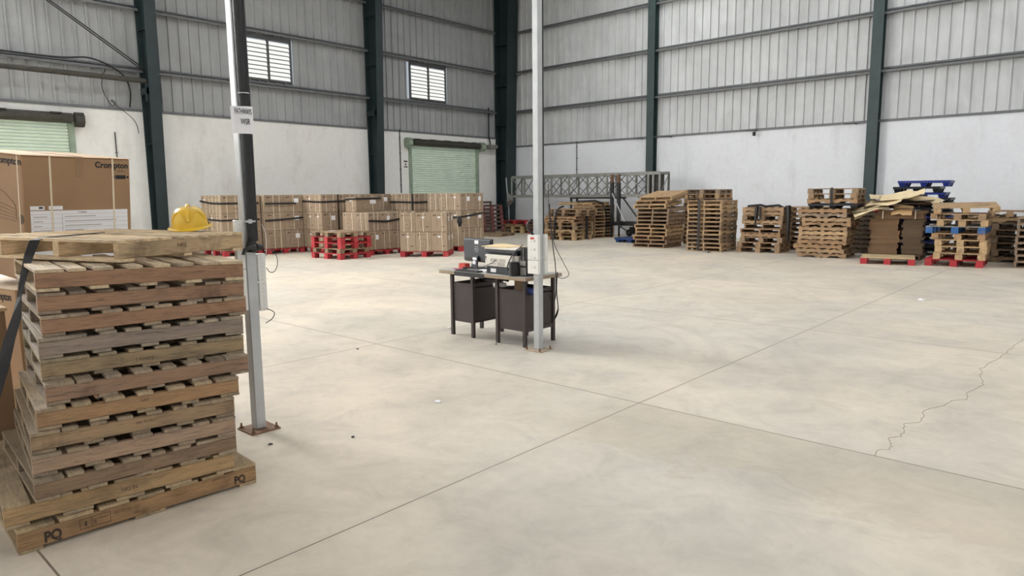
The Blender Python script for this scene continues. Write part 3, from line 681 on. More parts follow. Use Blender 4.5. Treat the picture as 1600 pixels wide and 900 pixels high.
# ---- red stack in front of the cartons
a = 4
sp = [dict(k='openblock',h=.155,col=RED,cb=RED,look='red painted',seed=99,W=1.2,L=.98),dict(k='openblock',h=.12,c=3,W=1.12,L=.95,dx=-.03),dict(k='openblock',h=.145,col=RED,cb=RED,look='red painted',seed=99,W=1.2),dict(k='openblock',h=.145,col=RED,cb=RED,look='red painted',seed=99,W=1.2),dict(k='openblock',h=.13,c=3,W=1.12,L=1.0,n=10)]
o9, z9 = stack((-14.74,9.9), 4, 1.2, 1.0, sp, 'the red and grey stack before the cartons', 'pallets in the red and grey stack', rs=91, jit=.008)
tag(obj('paper_slip', MB().box(-15.72,-15.55,10.2,10.32,z9+.001,z9+.004).box(-15.6,-15.5,10.22,10.3,z9+.004,z9+.006), PAPER), 'white paper slip on top of the red and grey pallet stack', 'paper')
# ------------------------------------------------------------------ cartons on red pallets
CK = lin(156,136,114)
def carton_proto(w, d, h, kind):
    """w along X, d along Y; printed on the -Y and +X faces"""
    t = thing('carton', 'x', 'carton', (0,0,-5)); e = .0035
    obj('carton_body', MB().box(-w/2+e, w/2-e, -d/2+e, d/2-e, .001, h-.002), CARD, t, None, CK)
    pr = MB()
    def face(ax, u, v, w_, h_, t_=.002):   # rectangle on a face: u across, v up (centres)
        if ax == 'y': pr.box(u-w_/2, u+w_/2, -d/2+e-t_, -d/2+e, v-h_/2, v+h_/2)
        else: pr.box(w/2-e, w/2-e+t_, u-w_/2, u+w_/2, v-h_/2, v+h_/2)
    for ax, ww in (('y', w), ('x', d)):
        face(ax, -ww*.26, h*.875, ww*.20, .022); face(ax, -ww*.33, h*.85, ww*.09, .03); face(ax, ww*.08, h*.87, ww*.34, .007)
        if (ax == 'y') == (kind % 2 == 0) or kind == 2:
            x0, x1, z0, z1 = -ww*.26, ww*.16, h*.18, h*.62
            for q in (x0, x1): face(ax, q, (z0+z1)/2, .006, z1-z0)
            for q in (z0, z1): face(ax, (x0+x1)/2, q, x1-x0, .006)
            face(ax, (x0+x1)/2, (z0+z1)/2, .05, .012)
            for k in range(7): face(ax, ww*.36, h*(.25+.07*k), .022, .012)
        else:
            face(ax, ww*.24, h*.27, ww*.20, .022)
            for k in range(5): face(ax, -ww*.12, h*(.3+.08*k), .02, .012)
        face(ax, 0, .016, ww*.9, .005)
    obj('printed_artwork', pr, BROWNINK, t)
    r_ = random.Random(kind*7+int(w*100))
    for s in ((-.24,.24),(.18,),(-.06,.3),(.0,))[kind % 4]:
        x = s*w; mb = MB()
        for k in range(4):
            z0 = h*k/4; z1 = h*(k+1)/4; o0 = x+.008*math.sin(k+kind); o1 = x+.008*math.sin(k+1+kind)
            mb.add([(o0-.007,-d/2-.001,z0),(o0+.007,-d/2-.001,z0),(o1+.007,-d/2-.001,z1),(o1-.007,-d/2-.001,z1),(o0-.007,-d/2+.003,z0),(o0+.007,-d/2+.003,z0),(o1+.007,-d/2+.003,z1),(o1-.007,-d/2+.003,z1)],
                [(0,1,2,3),(7,6,5,4),(0,4,5,1),(1,5,6,2),(2,6,7,3),(3,7,4,0)])
        yy = s*d*.9; mb.box(w/2-.003, w/2+.001, yy-.007, yy+.007, 0, h); mb.box(x-.007, x+.007, -d/2, d/2, h-.002, h+.0005)
        obj('packing_strap', mb, STRAPW, t)
    if kind in (1,3): obj('white_label', MB().box(-w*.08, w*.08, -d/2-.001, -d/2+.003, h*.72, h*.8).box(w/2-.003, w/2+.001, d*.05, d*.28, h*.55, h*.80), PAPER, t)
    return t
protos = {}
used = set()
def carton(w, d, h, kind, loc, rz, label, group):
    k = (w,d,h,kind)
    if k not in protos: protos[k] = carton_proto(w,d,h,kind); t = protos[k]; t['label'] = label; t['group'] = group
    else: t = dup(protos[k], label, group)
    t.location = loc; t.rotation_euler = (0,0,rz)
    f = random.uniform(.88,1.06)
    for c in t.children:
        if c.name.startswith('carton_body'): c.color = (CK[0]*f, CK[1]*f, CK[2]*f*random.uniform(.97,1.03), 1)
    return t
TN = ['bottom','middle','top']; NN = ['first','second','third']
def block(corner, yaw, typ, tiers, where, rs, grp):
    rnd = random.Random(rs); a = R(yaw); u = Vector((math.cos(a),math.sin(a),0)); v = Vector((-math.sin(a),math.cos(a),0))
    w, d, nx, ny = ((.4,.56,3,2) if typ == 1 else (.6,.4,2,3)); 
    if typ == 3: w, d, nx, ny = .415,.5,3,2
    Wd, Dd = nx*w, ny*d; cen = Vector((*corner,0)) - u*Wd/2 + v*Dd/2
    pallet('openblock', Wd+.02, Dd, .145, cen, a, 'red pallet under the %s' % where, RED, RED, n=6, seed=99)
    for tier in tiers:
        for i in range(nx):
            for j in range(ny):
                if i < nx-1 and j > 0: continue          # inner cartons nobody sees
                p = Vector((*corner,0)) - u*(w*(nx-1-i)+w/2) + v*(d*j+d/2) + u*rnd.uniform(-.004,.004)
                p.z = .1465 + tier*.503 + .0005
                if j == 0 and i < nx-1: pos = '%s from the left' % NN[i]
                elif j == 0: pos = 'at the near corner'
                else: pos = 'right face %s from near corner' % ('second' if j == 1 else 'third')
                carton(w, d, .5, rnd.choice((0,1,2,3)), p, a, 'brown carton, %s tier, %s, %s' % (TN[tier], pos, where), grp)
    return
block((-18.2,8.53), 0, 1, (0,1,2), 'leftmost carton pile', 1, 'cartons in the leftmost pile')
block((-17.98,9.66), -6, 1, (0,1,2), 'second pile from the left', 2, 'cartons in the second pile')
block((-16.93,10.80), 0, 1, (0,1,2), 'pile behind the red pallets', 3, 'cartons in the third pile')
block((-15.2,11.12), 0, 2, (0,1), 'pile under the turned carton', 4, 'cartons in the two-tier pile')
block((-17.3,12.4), 0, 1, (0,1,2), 'pile behind the turned carton', 5, 'cartons in the hidden pile')
block((-16.1,13.5), 0, 1, (0,1,2), 'cross-banded pile before the shutter', 6, 'cartons in the cross-banded pile')
block((-14.12,13.5), 9, 1, (0,1,2), 'rightmost tall pile', 7, 'cartons in the rightmost pile')
block((-13.21,12.13), 38, 3, (0,1), 'low front pile', 8, 'cartons in the low front pile')
carton(.5,.86,.42,1,(-16.2,11.70,1.153), 0, 'large carton turned sideways on top of the two-tier pile', 'turned carton')
def band(name, pts, w, label):
    return tag(obj(name, MB().ribbon(pts, (0,0,1), w, .004), STRAPB), label, 'strap')
e = .012
band('black_strap', [(-19.45,8.53-e,1.50),(-18.8,8.53-e,1.44),(-18.2+e,8.53-e,1.43),(-18.2+e,9.6,1.43)], .05, 'upper black band round the leftmost carton pile')
band('black_strap', [(-19.45,8.53-e,1.02),(-18.8,8.53-e,.985),(-18.2+e,8.53-e,.975),(-18.2+e,9.6,.98)], .045, 'lower black band round the leftmost carton pile')
band('black_strap', [(-17.95+e,9.67-e,1.41),(-17.90+e,10.15,1.41),(-17.86+e,10.55,1.41)], .05, 'upper black band round the pile right of the galvanised post')
band('black_strap', [(-17.97+e,9.66-e,.94),(-17.90+e,10.2,.96),(-17.84+e,10.76,1.0)], .05, 'lower black band round the pile right of the galvanised post')
band('black_strap', [(-18.05,10.8-e,1.47),(-17.4,10.8-e,1.45),(-16.93+e,10.8-e,1.44),(-16.93+e,11.9,1.47)], .05, 'black band round the pile behind the red and grey stack')
obj_ = tag(obj('black_strap', MB().tube([(-18.0,10.77,1.46),(-17.98,10.74,1.2),(-18.0,10.76,.9),(-17.97,10.75,.2)], [.07,.09,.05,.03], 6), STRAPB), 'knotted black band hanging between two carton piles', 'strap')
tag(obj('black_strap', MB().box(-16.93+.004,-16.915,11.33,11.37,.15,1.65), STRAPB), 'vertical black band on the pile behind the red and grey stack', 'strap')
band('black_strap', [(-15.2+e,11.12-e,.93),(-15.2+e,11.7,.90),(-15.2+e,12.33,.97)], .055, 'black band across the middle of the two-tier pile')
band('black_strap', [(-16.45,11.27-e,1.50),(-15.95+e,11.27-e,1.52),(-15.95+e,12.12,1.53)], .05, 'black band round the turned carton')
band('black_strap', [(-17.3,13.5-e,1.40),(-16.7,13.5-e,1.40),(-16.1+e,13.5-e,1.39),(-16.1+e,14.1,1.40)], .055, 'horizontal band of the cross-banded pile')
tag(obj('black_strap', MB().box(-16.24,-16.17,13.48,13.49,1.15,1.65), STRAPB), 'vertical band of the cross-banded pile', 'strap')
band('black_strap', [(-14.9,13.35,.95),(-14.11+e,13.49-e,.98),(-14.2,14.05,1.02),(-14.28,14.6,1.07)], .05, 'black band round the rightmost carton pile')
tag(obj('black_strap', MB().tube([(-14.09,13.42,1.0),(-14.06,13.40,.85),(-14.08,13.42,.72)], [.06,.08,.04], 6), STRAPB), 'dangling black knot at the corner of the rightmost pile', 'strap')
# ------------------------------------------------------------------ lattice truss and its stand
t = thing('lattice_truss', 'long grey box lattice truss raised along the far wall', 'truss', (-18.9,21.0,1.52))
Lt, Ht, Dt = 6.8, .76, .62
for zz in (0, Ht):
    for yy in (0, Dt): obj('chord', MB().box(0,Lt,yy-.035,yy+.035,zz-.055,zz+.055), ALU, t)
xs_ = [0]+[.68]+[1.2+.86*k for k in range(7)]+[Lt-.25,Lt]
for x in xs_:
    x = min(x, Lt)
    for yy in (0, Dt): obj('upright', MB().box(x-.035,x+.035,yy-.04,yy+.0,0,Ht), ALU, t)
for i in range(len(xs_)-3):
    if i in (1,): continue
    x0, x1 = xs_[i], xs_[i+1]
    for yy in (-.03, Dt):
        obj('diagonal', MB().tube([(x0+.04,yy,Ht-.03),(x1-.04,yy,.03)], .020, 6), ALU, t); obj('diagonal', MB().tube([(x0+.04,yy,.03),(x1-.04,yy,Ht-.03)], .018, 6), GIRTD, t)
for x in xs_[::2]: obj('cross_brace', MB().tube([(x,0,0),(x,Dt,Ht)], .016, 6), ALU, t)
for x in xs_: obj('cross_bar', MB().box(x-.02,x+.02,0,Dt,-.02,.02), ALU, t); obj('cross_bar', MB().box(x-.02,x+.02,0,Dt,Ht-.02,Ht+.02), ALU, t)
obj('end_plates', MB().box(Lt-.55,Lt-.50,0,Dt,.03,Ht-.04).box(Lt-.42,Lt-.38,0,Dt,.03,Ht-.04).box(Lt-.3,Lt-.12,.2,.5,.03,Ht-.04), GREASE, t)
t = thing('truss_stand', 'black steel stand with two thick posts under the lattice truss', 'stand', (-13.95,21.2,0))
obj('base_beam', MB().box(-.28,1.3,-.06,.06,.44,.58).box(-.28,1.3,.45,.55,.44,.58), DARK, t)
for x in (-.24,1.2):
    for y in (0,.5): obj('foot', MB().box(x-.025,x+.025,y-.025,y+.025,0,.44), DARK, t)
for x, y in ((-.02,-.36),(.25,-.34)):
    obj('post', MB().box(x-.055,x+.055,y,y+.10,.46,1.98).box(x-.04,x+.04,y+.02,y+.08,1.98,2.26), DARK if x < 0 else DARK, t)
    obj('rusty_sleeve', MB().box(x-.045,x+.045,y+.0,y+.07,1.985,2.27), RUST, t)
obj('tie_rail', MB().box(-.1,.35,-.30,.0,.46,.56), DARK, t)
obj('rail', MB().box(-2.1,.4,-.08,-.02,1.41,1.465), DARK, t)
for x in (-2.05,-1.78): obj('thin_post', MB().box(x-.03,x+.03,-.08,-.02,0,1.42), DARK, t)
obj('brace', MB().tube([(.02,-.36,1.60),(.55,-.36,.60)], .022, 6), GALV, t); obj('brace', MB().tube([(.3,-.1,1.45),(.95,-.1,.7)], .03, 6), DARK, t)
t = thing('trolley', 'small wheeled trolley under the truss stand', 'trolley', (-13.75,21.9,0))
for x in (-.12,.28): 
    o = obj('wheel', MB().tube([(x,-.02,.14),(x,.03,.14)], .13, 16), DARK, t); obj('hub', MB().tube([(x,-.04,.14),(x,.05,.14)], .04, 10), ALU, o)
obj('trolley_frame', MB().bar((-.5,0,.36),(-.12,0,.14),.03).bar((-.12,0,.14),(.1,0,.42),.03).bar((-.55,0,.3),(-.42,0,.44),.03).bar((0,0,.47),(.75,0,.5),.04).bar((.28,0,.14),(.25,0,.47),.03).box(-.05,.3,-.1,.1,.1,.36), DARK, t)
t = thing('blue_bin', 'dark blue bin hanging under the right end of the lattice truss', 'bin', (-12.62,21.2,1.10))
obj('bin_body', MB().add([(-.2,-.15,0),(.2,-.15,0),(.2,.15,0),(-.2,.15,0),(-.27,-.2,.34),(.27,-.2,.34),(.27,.2,.34),(-.27,.2,.34)],[(0,3,2,1),(4,5,6,7),(0,1,5,4),(1,2,6,5),(2,3,7,6),(3,0,4,7)]), BLUEP, t)
obj('bin_rim', MB().box(-.32,.30,-.23,.23,.33,.39), DARK, t)
t = thing('pole_lamp', 'thin white pole with a pale funnel shade beside the corner column', 'lamp', (-19.85,21.85,0))
obj('pole', MB().tube([(0,0,0),(-.02,0,1.0),(-.10,0,1.7),(-.16,0,2.3)], .022, 8), GALV, t)
obj('funnel_shade', MB().tube([(-.05,0,1.1),(.02,0,1.3),(.16,-.02,1.38),(.05,0,1.5),(-.06,0,1.65)], [.03,.14,.10,.07,.03], 10), ALU, t)
# ------------------------------------------------------------------ galvanised posts
def post(x, y, label, pm):
    t = thing('galvanised_post', label, 'post', (x,y,0)); w = .0365
    obj('hollow_section', MB().box(-w,w,-w,w,.01,ZR-.02), GALV, t, bevel=.006)
    pl = obj('base_plate', MB().box(-.105,.105,-.105,.105,0,.010), pm, t)
    for a in (-1,1):
        for b in (-1,1):
            obj('anchor_bolt', MB().cyl(a*.085,b*.085,.010,.045,.007,8).cyl(a*.085,b*.085,.011,.022,.013,6), RUST, pl)
    return t
PL = (-4.395, 2.225); PC = (-4.455, 5.335)
post(*PL, 'galvanised square steel post behind the foreground pallet stack', RUST)
post(*PC, 'galvanised square steel post at the corner of the desk', plain('dusty_plate', lin(176,160,138), .8, 0, .15, 20))
def socket_panel(name, x, y, z0, z1, side, label, split, wx=.07):
    t = thing(name, label, 'power panel', (x,y,z0)); h = z1-z0; s = side
    y0, y1 = sorted((s*.0375, s*.078))
    for a, b, n in ((0, split-.004, 1), (split, h, 3)):
        o = obj('panel_box', MB().box(-wx,wx,y0,y1,a,b), WHITE, t, bevel=.004)
        yy0, yy1 = sorted((s*.078, s*.0795)); mb = MB()
        for k in range(n):
            zc = a+(b-a)*(k+.5)/n - (.02 if n == 3 else 0)
            for dx, dz in ((0,.012),(-.012,-.008),(.012,-.008)): mb.box(dx-.003-.015,dx+.003-.015,yy0,yy1,zc+dz-.004,zc+dz+.004)
            mb.box(.02,.034,yy0,yy1,zc-.010,zc+.012)
        obj('socket_outlet', mb, GREYP, o)
    if h < .397 and s < 0:
        yy0, yy1 = sorted((s*.078, s*.080)); obj('breaker', MB().box(-.03,.02,yy0,yy1,h-.045,h-.025), REDP, t)
    return t
socket_panel('power_outlet_box', -4.462, PC[1], .80, 1.195, -1, 'white socket panel on the near side of the post by the desk', .14)
socket_panel('power_outlet_box', -4.46, PC[1], .80, 1.195, 1, 'white socket panel on the far side of the post by the desk', .14)
def slim_strip(y0, y1, z0, z1, label, split):
    t = thing('power_strip', label, 'power strip', (PL[0], PL[1], z0)); h = z1-z0
    for a, b in ((0, split-.004), (split, h)):
        o = obj('strip_box', MB().box(-.005,.034,y0,y1,a,b), WHITE, t, bevel=.003)
        mb = MB(); n = int((b-a)/.028)
        for k in range(n): mb.box(.034,.0355,(y0+y1)/2-.002,(y0+y1)/2+.002,a+.012+k*.028,a+.017+k*.028)
        obj('slots', mb, GREYP, o)
slim_strip(-.094, -.038, .845, 1.45, 'white socket strip on the near side of the foreground post, partly behind pallets', .28)
slim_strip(.046, .102, .83, 1.22, 'white socket strip on the far side of the foreground post', .20)
# grey flexible hose and cables of the desk post
cable('flexible_hose', [(PC[0]-.01,PC[1]-.06,1.19),(PC[0]-.05,PC[1]-.09,1.25),(PC[0]-.055,PC[1]-.09,1.31),(PC[0]-.02,PC[1]-.06,1.35)], .013, DARK, 'short grey flexible hose above the near socket panel of the desk post')
cable('black_cable_run', [(PC[0]+.02,PC[1]+.052,3.9),(PC[0]+.02,PC[1]+.052,2.4),(PC[0]+.02,PC[1]+.052,1.2)], .0145, BLACK, 'black cable run up the right side of the desk post')
cable('thin_cable', [(PC[0]+.06,PC[1]+.09,1.7),(PC[0]+.07,PC[1]+.1,1.35),(PC[0]+.13,PC[1]+.1,1.1),(PC[0]+.24,PC[1]+.12,.9),(PC[0]+.3,PC[1]+.12,.8),(PC[0]+.24,PC[1]+.1,.755),(PC[0]+.15,PC[1]+.1,.77)], .0035, BLACK, 'thin looping cable right of the desk post')
cable('thin_cable', [(PC[0]+.06,PC[1]+.11,1.5),(PC[0]+.10,PC[1]+.11,1.1),(PC[0]+.13,PC[1]+.12,.85),(PC[0]+.12,PC[1]+.13,.55),(PC[0]+.06,PC[1]+.14,.50),(PC[0]+.03,PC[1]+.14,.56)], .005, BLACK, 'thicker cable dropping behind the desk post to hang in a loop')
cable('thin_cable', [(PC[0]+.09,PC[1]+.2,.80),(PC[0]+.08,PC[1]+.2,.6),(PC[0]+.10,PC[1]+.2,.4),(PC[0]+.05,PC[1]+.2,.3),(PC[0]+.10,PC[1]+.2,.42)], .006, BLACK, 'black plug leads tangled against the right end of the desk')
# black sleeve on the foreground post
t = thing('black_sleeve', 'thick black cable sleeve strapped up the foreground post with a hooked handle', 'cable sleeve', (PL[0]+.0365+.030, PL[1]-.002, 0))
obj('sleeve', MB().tube([(0,0,1.30),(0,0,2.0),(0,-.004,2.8),(0,0,3.6)], .027, 16).tube([(.0,.026,1.31),(0,.030,2.0),(0,.027,2.8),(0,.026,3.6)], .017, 10), BLACK, t)
hd = obj('hooked_handle', MB().tube([(.0,-.005,1.305),(0,-.005,1.27),(0,-.01,1.235)], [.03,.040,.034], 14).tube([(.03,.0,1.275),(.055,-.045,1.272),(.055,-.085,1.258),(.055,-.095,1.228)], [.018,.014,.012,.010], 10).tube([(.01,.02,1.27),(.01,.06,1.262)], [.026,.020], 10), BLACK, t)
obj('hose_clamp', MB().tube([(.0,-.004,1.435),(0,-.004,1.447)], .034, 16).box(.02,.036,-.03,-.01,1.428,1.455), SILVER, t)
obj('cable_tie', MB().tube([(.0,.004,2.262),(0,.004,2.266)], .036, 12), PAPER, t)
cable('loose_white_wire', [(PL[0]+.07,PL[1]+.07,1.42),(PL[0]+.09,PL[1]+.085,1.35),(PL[0]+.09,PL[1]+.08,1.22),(PL[0]+.09,PL[1]+.055,1.16)], .0016, PAPER, 'thin white wire tied below the black sleeve')
pts = [(PL[0]+.08, PL[1]+.11+.045*math.sin(a_)+.01, 1.165+.075*math.cos(a_)) for a_ in [R(-60)+R(300)*k/8 for k in range(9)]]
cable('wire_loop', pts, .0025, DARK, 'thin wire loop hanging beside the foreground post below the handle', sub=3)
cable('wire_tail', [(PL[0]+.04,PL[1]+.09,.84),(PL[0]+.05,PL[1]+.135,.81),(PL[0]+.05,PL[1]+.12,.77),(PL[0]+.05,PL[1]+.07,.745)], .003, DARK, 'short wire tail under the far socket panel of the foreground post')
# paper sign
t = thing('paper_sign', 'white paper sign reading PATHWAYS WSR taped to the foreground post', 'sign', (PL[0]+.0365+.068, 2.203, 2.005))
sg = MB(); nn = 8
vs = []
for k in range(nn+1):
    y = -.076+.137*k/nn; x = -.020*math.exp(-((y+.05)/.03)**2)*1.0 + .004*math.sin(k*1.3) - (.05*((-.045-y)/.05)**2 if y < -.045 else 0)
    for z in (0,.170+.004*k/nn): vs += [(x,y,z),(x-.0015,y,z)]
fs = []
for k in range(nn):
    q = 4*k; fs += [(q,q+4,q+6,q+2),(q+1,q+3,q+7,q+5),(q+2,q+6,q+7,q+3),(q,q+1,q+5,q+4)]
obj('paper', sg.add(vs, fs), PAPER, t)
text('printed_text', 'PATHWAYS', .050, INK, t, basis((.0065,-.068,.122),(0,1,0),(0,0,1)), font_scale_x=.44, bold=.0002)
text('printed_text', 'WSR', .052, INK, t, basis((.0065,-.030,.058),(0,1,0),(0,0,1)), font_scale_x=.58, bold=.0002)
# ------------------------------------------------------------------ desk and what stands on it
t = thing('steel_desk', 'brown steel pedestal desk with a worn wooden top at the central post', 'desk', (-5.2,5.57,0))
x0, x1, y0, y1 = -.66, .66, -.33, .27
obj('desk_top', MB().box(x0,x1,y0,y1,.715,.75), TABLEW, t, bevel=.003)
obj('top_laminate', MB().box(x0+.004,x1-.004,y0+.004,y1-.004,.7505,.7525), plain('grey_laminate', lin(172,172,166), .4, 0, .06, 5), t)
obj('black_apron', MB().box(-.40,.06,y0-.004,y0+.012,.705,.752), DARK, t)
for x in (-.54,-.21,.17,.56):
    for y in (-.235,.235):
        obj('leg', MB().box(x-.0175,x+.0175,y-.0175,y+.0175,0,.715), BROWNST, t)
for xa, xb, zt, lab in ((-.54,-.21,.61,0),(.17,.56,.60,1)):
    p = obj('pedestal', MB().box(xa+.01,xb-.01,-.24,-.228,.165,zt).box(xa+.01,xb-.01,.228,.24,.165,zt).box(xb-.012,xb,-.235,.235,.165,zt).box(xa,xa+.012,-.235,.235,.165,zt).box(xa,xb,-.235,.235,.165,.177).box(xa,xb,-.235,.235,zt-.05,zt-.04), BROWNST, t)
    obj('asset_sticker', MB().box(xb+.001,xb+.002,.10,.17,zt-.075,zt-.045) if not lab else MB().box(xb+.001,xb+.002,.0,.04,.35,.38), PAPER, p)
obj('stretcher', MB().box(-.21,.17,.22,.245,.17,.195).box(.56-.012,.56+.012,-.235,.235,.16,.20), BROWNST, t)
z0 = .7535
tag(obj('black_bag', MB().tube([(-5.42,5.5,.66),(-5.3,5.52,.69),(-5.15,5.55,.68),(-5.1,5.6,.65)], [.02,.035,.03,.02], 8).tube([(-5.46,5.45,.68),(-5.40,5.42,.70)], .012, 6), BLACK), 'black bag stuffed under the desk top on the left pedestal', 'bag')
tag(obj('folded_paper', MB().box(-5.14,-5.02,5.42,5.55,.60,.605).box(-5.16,-5.05,5.40,5.5,.607,.640), PAPER), 'crumpled white papers under the desk top beside the black bag', 'paper')
tag(obj('wood_offcut', MB().box(-4.86,-4.75,5.42,5.47,.563,.713), W_B, None, None, lin(150,128,104)), 'wooden offcut standing on the right pedestal below the desk top', 'wood block')
tag(obj('blue_cushion', MB().tube([(-4.66,5.40,.60),(-4.56,5.42,.60)], .03, 10).box(-4.7,-4.53,5.38,5.48,.565,.60), BLUEP), 'dark blue folded cloth on the right pedestal by the post', 'cloth')
# monitor seen from behind
t = thing('monitor', 'black desktop monitor seen from behind with a round logo', 'monitor', (-5.59,5.62,z0), R(-7))
obj('monitor_housing', MB().add([(-.255,0,.075),(.255,0,.075),(.255,0,.345),(-.255,0,.345),(-.245,-.03,.085),(.245,-.03,.085),(.245,-.03,.335),(-.245,-.03,.335)],[(0,1,2,3),(7,6,5,4),(0,4,5,1),(1,5,6,2),(2,6,7,3),(3,7,4,0)]), NAVY, t, bevel=.006)
obj('screen', MB().box(-.255,.255,0,.012,.073,.347), BLACK, t)
obj('lower_cover', MB().box(-.21,.21,-.036,-.03,.09,.125), BLACK, t)
rg = MB(); n = 24
rg.add([(q*math.cos(2*PI*k/n),-.0305-dy,.225+q*math.sin(2*PI*k/n)) for k in range(n) for q, dy in ((.033,0),(.033,.0015),(.029,.0015),(.029,0))],
       [tuple(((k+a)%n)*4+b for a, b in ((0,i),(1,i),(1,(i+1)%4),(0,(i+1)%4))) for k in range(n) for i in range(4)])
lg = obj('round_logo', rg, SILVER, t); text('logo_letters', 'DELL', .019, SILVER, lg, basis((-.0245,-.031,.218),(1,0,0),(0,0,1)), font_scale_x=.95, bold=.0003)
obj('white_sticker', MB().box(-.035,.035,-.032,-.03,.285,.325), PAPER, t)
st = obj('stand_column', MB().add([(-.06,-.075,.004),(.05,-.075,.004),(.05,-.055,.004),(-.06,-.055,.004),(-.035,-.06,.14),(.05,-.06,.14),(.05,-.035,.14),(-.035,-.035,.14)],[(0,3,2,1),(4,5,6,7),(0,1,5,4),(1,2,6,5),(2,3,7,6),(3,0,4,7)]).box(-.02,.04,-.04,.0,.10,.15), NAVY, t, bevel=.004)
obj('asset_sticker', MB().box(-.03,.04,-.067,-.062,.105,.13), PAPER, st)
obj('cable_hole', MB().prism([(-.025+.0,.055),(.03,.055),(.03,.085),(.003,.10),(-.025,.085)], 'y', -.074, -.066), PAPER, st)
obj('stand_base', MB().box(-.13,.11,-.11,.08,.0,.010), DARK, t, bevel=.004)
# multifunction printer
t = thing('printer', 'cream and black multifunction printer seen from behind', 'printer', (-4.955,5.46,z0), R(-2))
obj('paper_tray', MB().box(-.235,.22,-.13,.17,0,.075), NAVY, t, bevel=.006)
obj('printer_shell', MB().box(-.255,.16,-.135,.17,.078,.205).box(.16,.215,-.10,.17,.078,.205), PRN, t, bevel=.008)
obj('scanner_gap', MB().box(-.235,.20,-.10,.16,.205,.245), BLACK, t)
obj('scanner_unit', MB().box(-.25,.215,-.135,.18,.232,.262), NAVY, t, bevel=.006)
obj('scanner_lid', MB().box(-.255,.22,-.14,.18,.263,.285), PRN, t, bevel=.006)
obj('vent_grille', MB().box(-.165,-.055,-.1375,-.135,.13,.165).box(-.03,.06,-.1375,-.135,.13,.165), GREYP, t)
obj('rating_plate', MB().box(-.06,.05,-.1375,-.135,.09,.125).box(-.17,-.155,-.1375,-.135,.10,.115).box(-.13,-.12,-.1375,-.135,.10,.115).box(-.1,-.085,-.1375,-.135,.10,.118), GREYP, t)
obj('ports', MB().box(-.242,-.228,-.1385,-.135,.165,.182).box(-.238,-.230,-.1385,-.135,.148,.158).box(-.225,-.21,-.132,-.128,.02,.055), BLACK, t)
obj('asset_sticker', MB().box(-.165,-.085,-.1335,-.1305,.015,.055), PAPER, t)
t = thing('manila_envelope', 'manila envelope and papers lying on the printer lid', 'envelope', (-4.99,5.47,z0+.2865), R(4))
obj('envelope', MB().add([(-.27,-.13,0),(.10,-.15,0),(.20,.05,0),(-.2,.15,0),(-.27,-.13,.006),(.10,-.15,.012),(.20,.05,.006),(-.2,.15,.02)],[(0,3,2,1),(4,5,6,7),(0,1,5,4),(1,2,6,5),(2,3,7,6),(3,0,4,7)]), ENV, t)
obj('white_sheet', MB().box(-.02,.25,-.14,.12,-.0005,.0), PAPER, t)
cable('printer_cable', [(-5.33,5.31,.76),(-5.24,5.28,.80),(-5.15,5.29,.84),(-5.05,5.30,.88),(-5.03,5.31,.91)], .004, BLACK, 'black cable crossing the back of the printer')
cable('printer_cable', [(-4.80,5.30,.79),(-4.83,5.28,.83),(-4.8,5.27,.90),(-4.72,5.26,1.0),(-4.62,5.24,1.06),(-4.55,5.2,1.09)], .006, BLACK, 'black cable looping from the printer to the socket panel')
tag(obj('black_canister', MB().cyl(-4.77,5.32,z0,z0+.135,.058,20).cyl(-4.77,5.32,z0+.135,z0+.145,.05,20), BLACK), 'black cylindrical canister between printer and small computer', 'canister')
t = thing('small_computer', 'narrow open-sided computer case standing beside the socket panel', 'computer', (-4.655,5.40,z0))
obj('case', MB().box(-.055,.06,-.05,.16,0,.30), DARK, t, bevel=.004)
obj('metal_bracket', MB().box(-.05,.03,-.062,-.052,.01,.09).box(-.05,.03,-.066,-.052,.11,.16).box(-.01,.0,-.058,-.052,.16,.29), ALU, t)
tag(obj('red_box', MB().box(-5.80,-5.70,5.50,5.58,z0,z0+.055), REDP), 'small red box behind the monitor stand', 'box')
t = thing('tape_measure', 'pink strip with a dark clip lying at the left end of the desk', 'strip', (-5.70,5.42,z0))
obj('pink_strip', MB().box(-.10,.07,-.012,.012,0,.008), PINK, t); obj('dark_clip', MB().cyl(.085,0,0,.03,.028,12).cyl(.06,.015,0,.02,.02,10), BROWNST, t)
tag(obj('notebook', MB().box(-5.42,-5.22,5.35,5.50,z0,z0+.006).box(-5.41,-5.23,5.355,5.495,z0+.006,z0+.014), PAPER), 'white papers between monitor stand and printer', 'papers')
tag(obj('keyboard', MB().box(-5.62,-5.27,5.27,5.37,z0,z0+.014), BLACK), 'black keyboard at the edge of the desk before the monitor', 'keyboard')
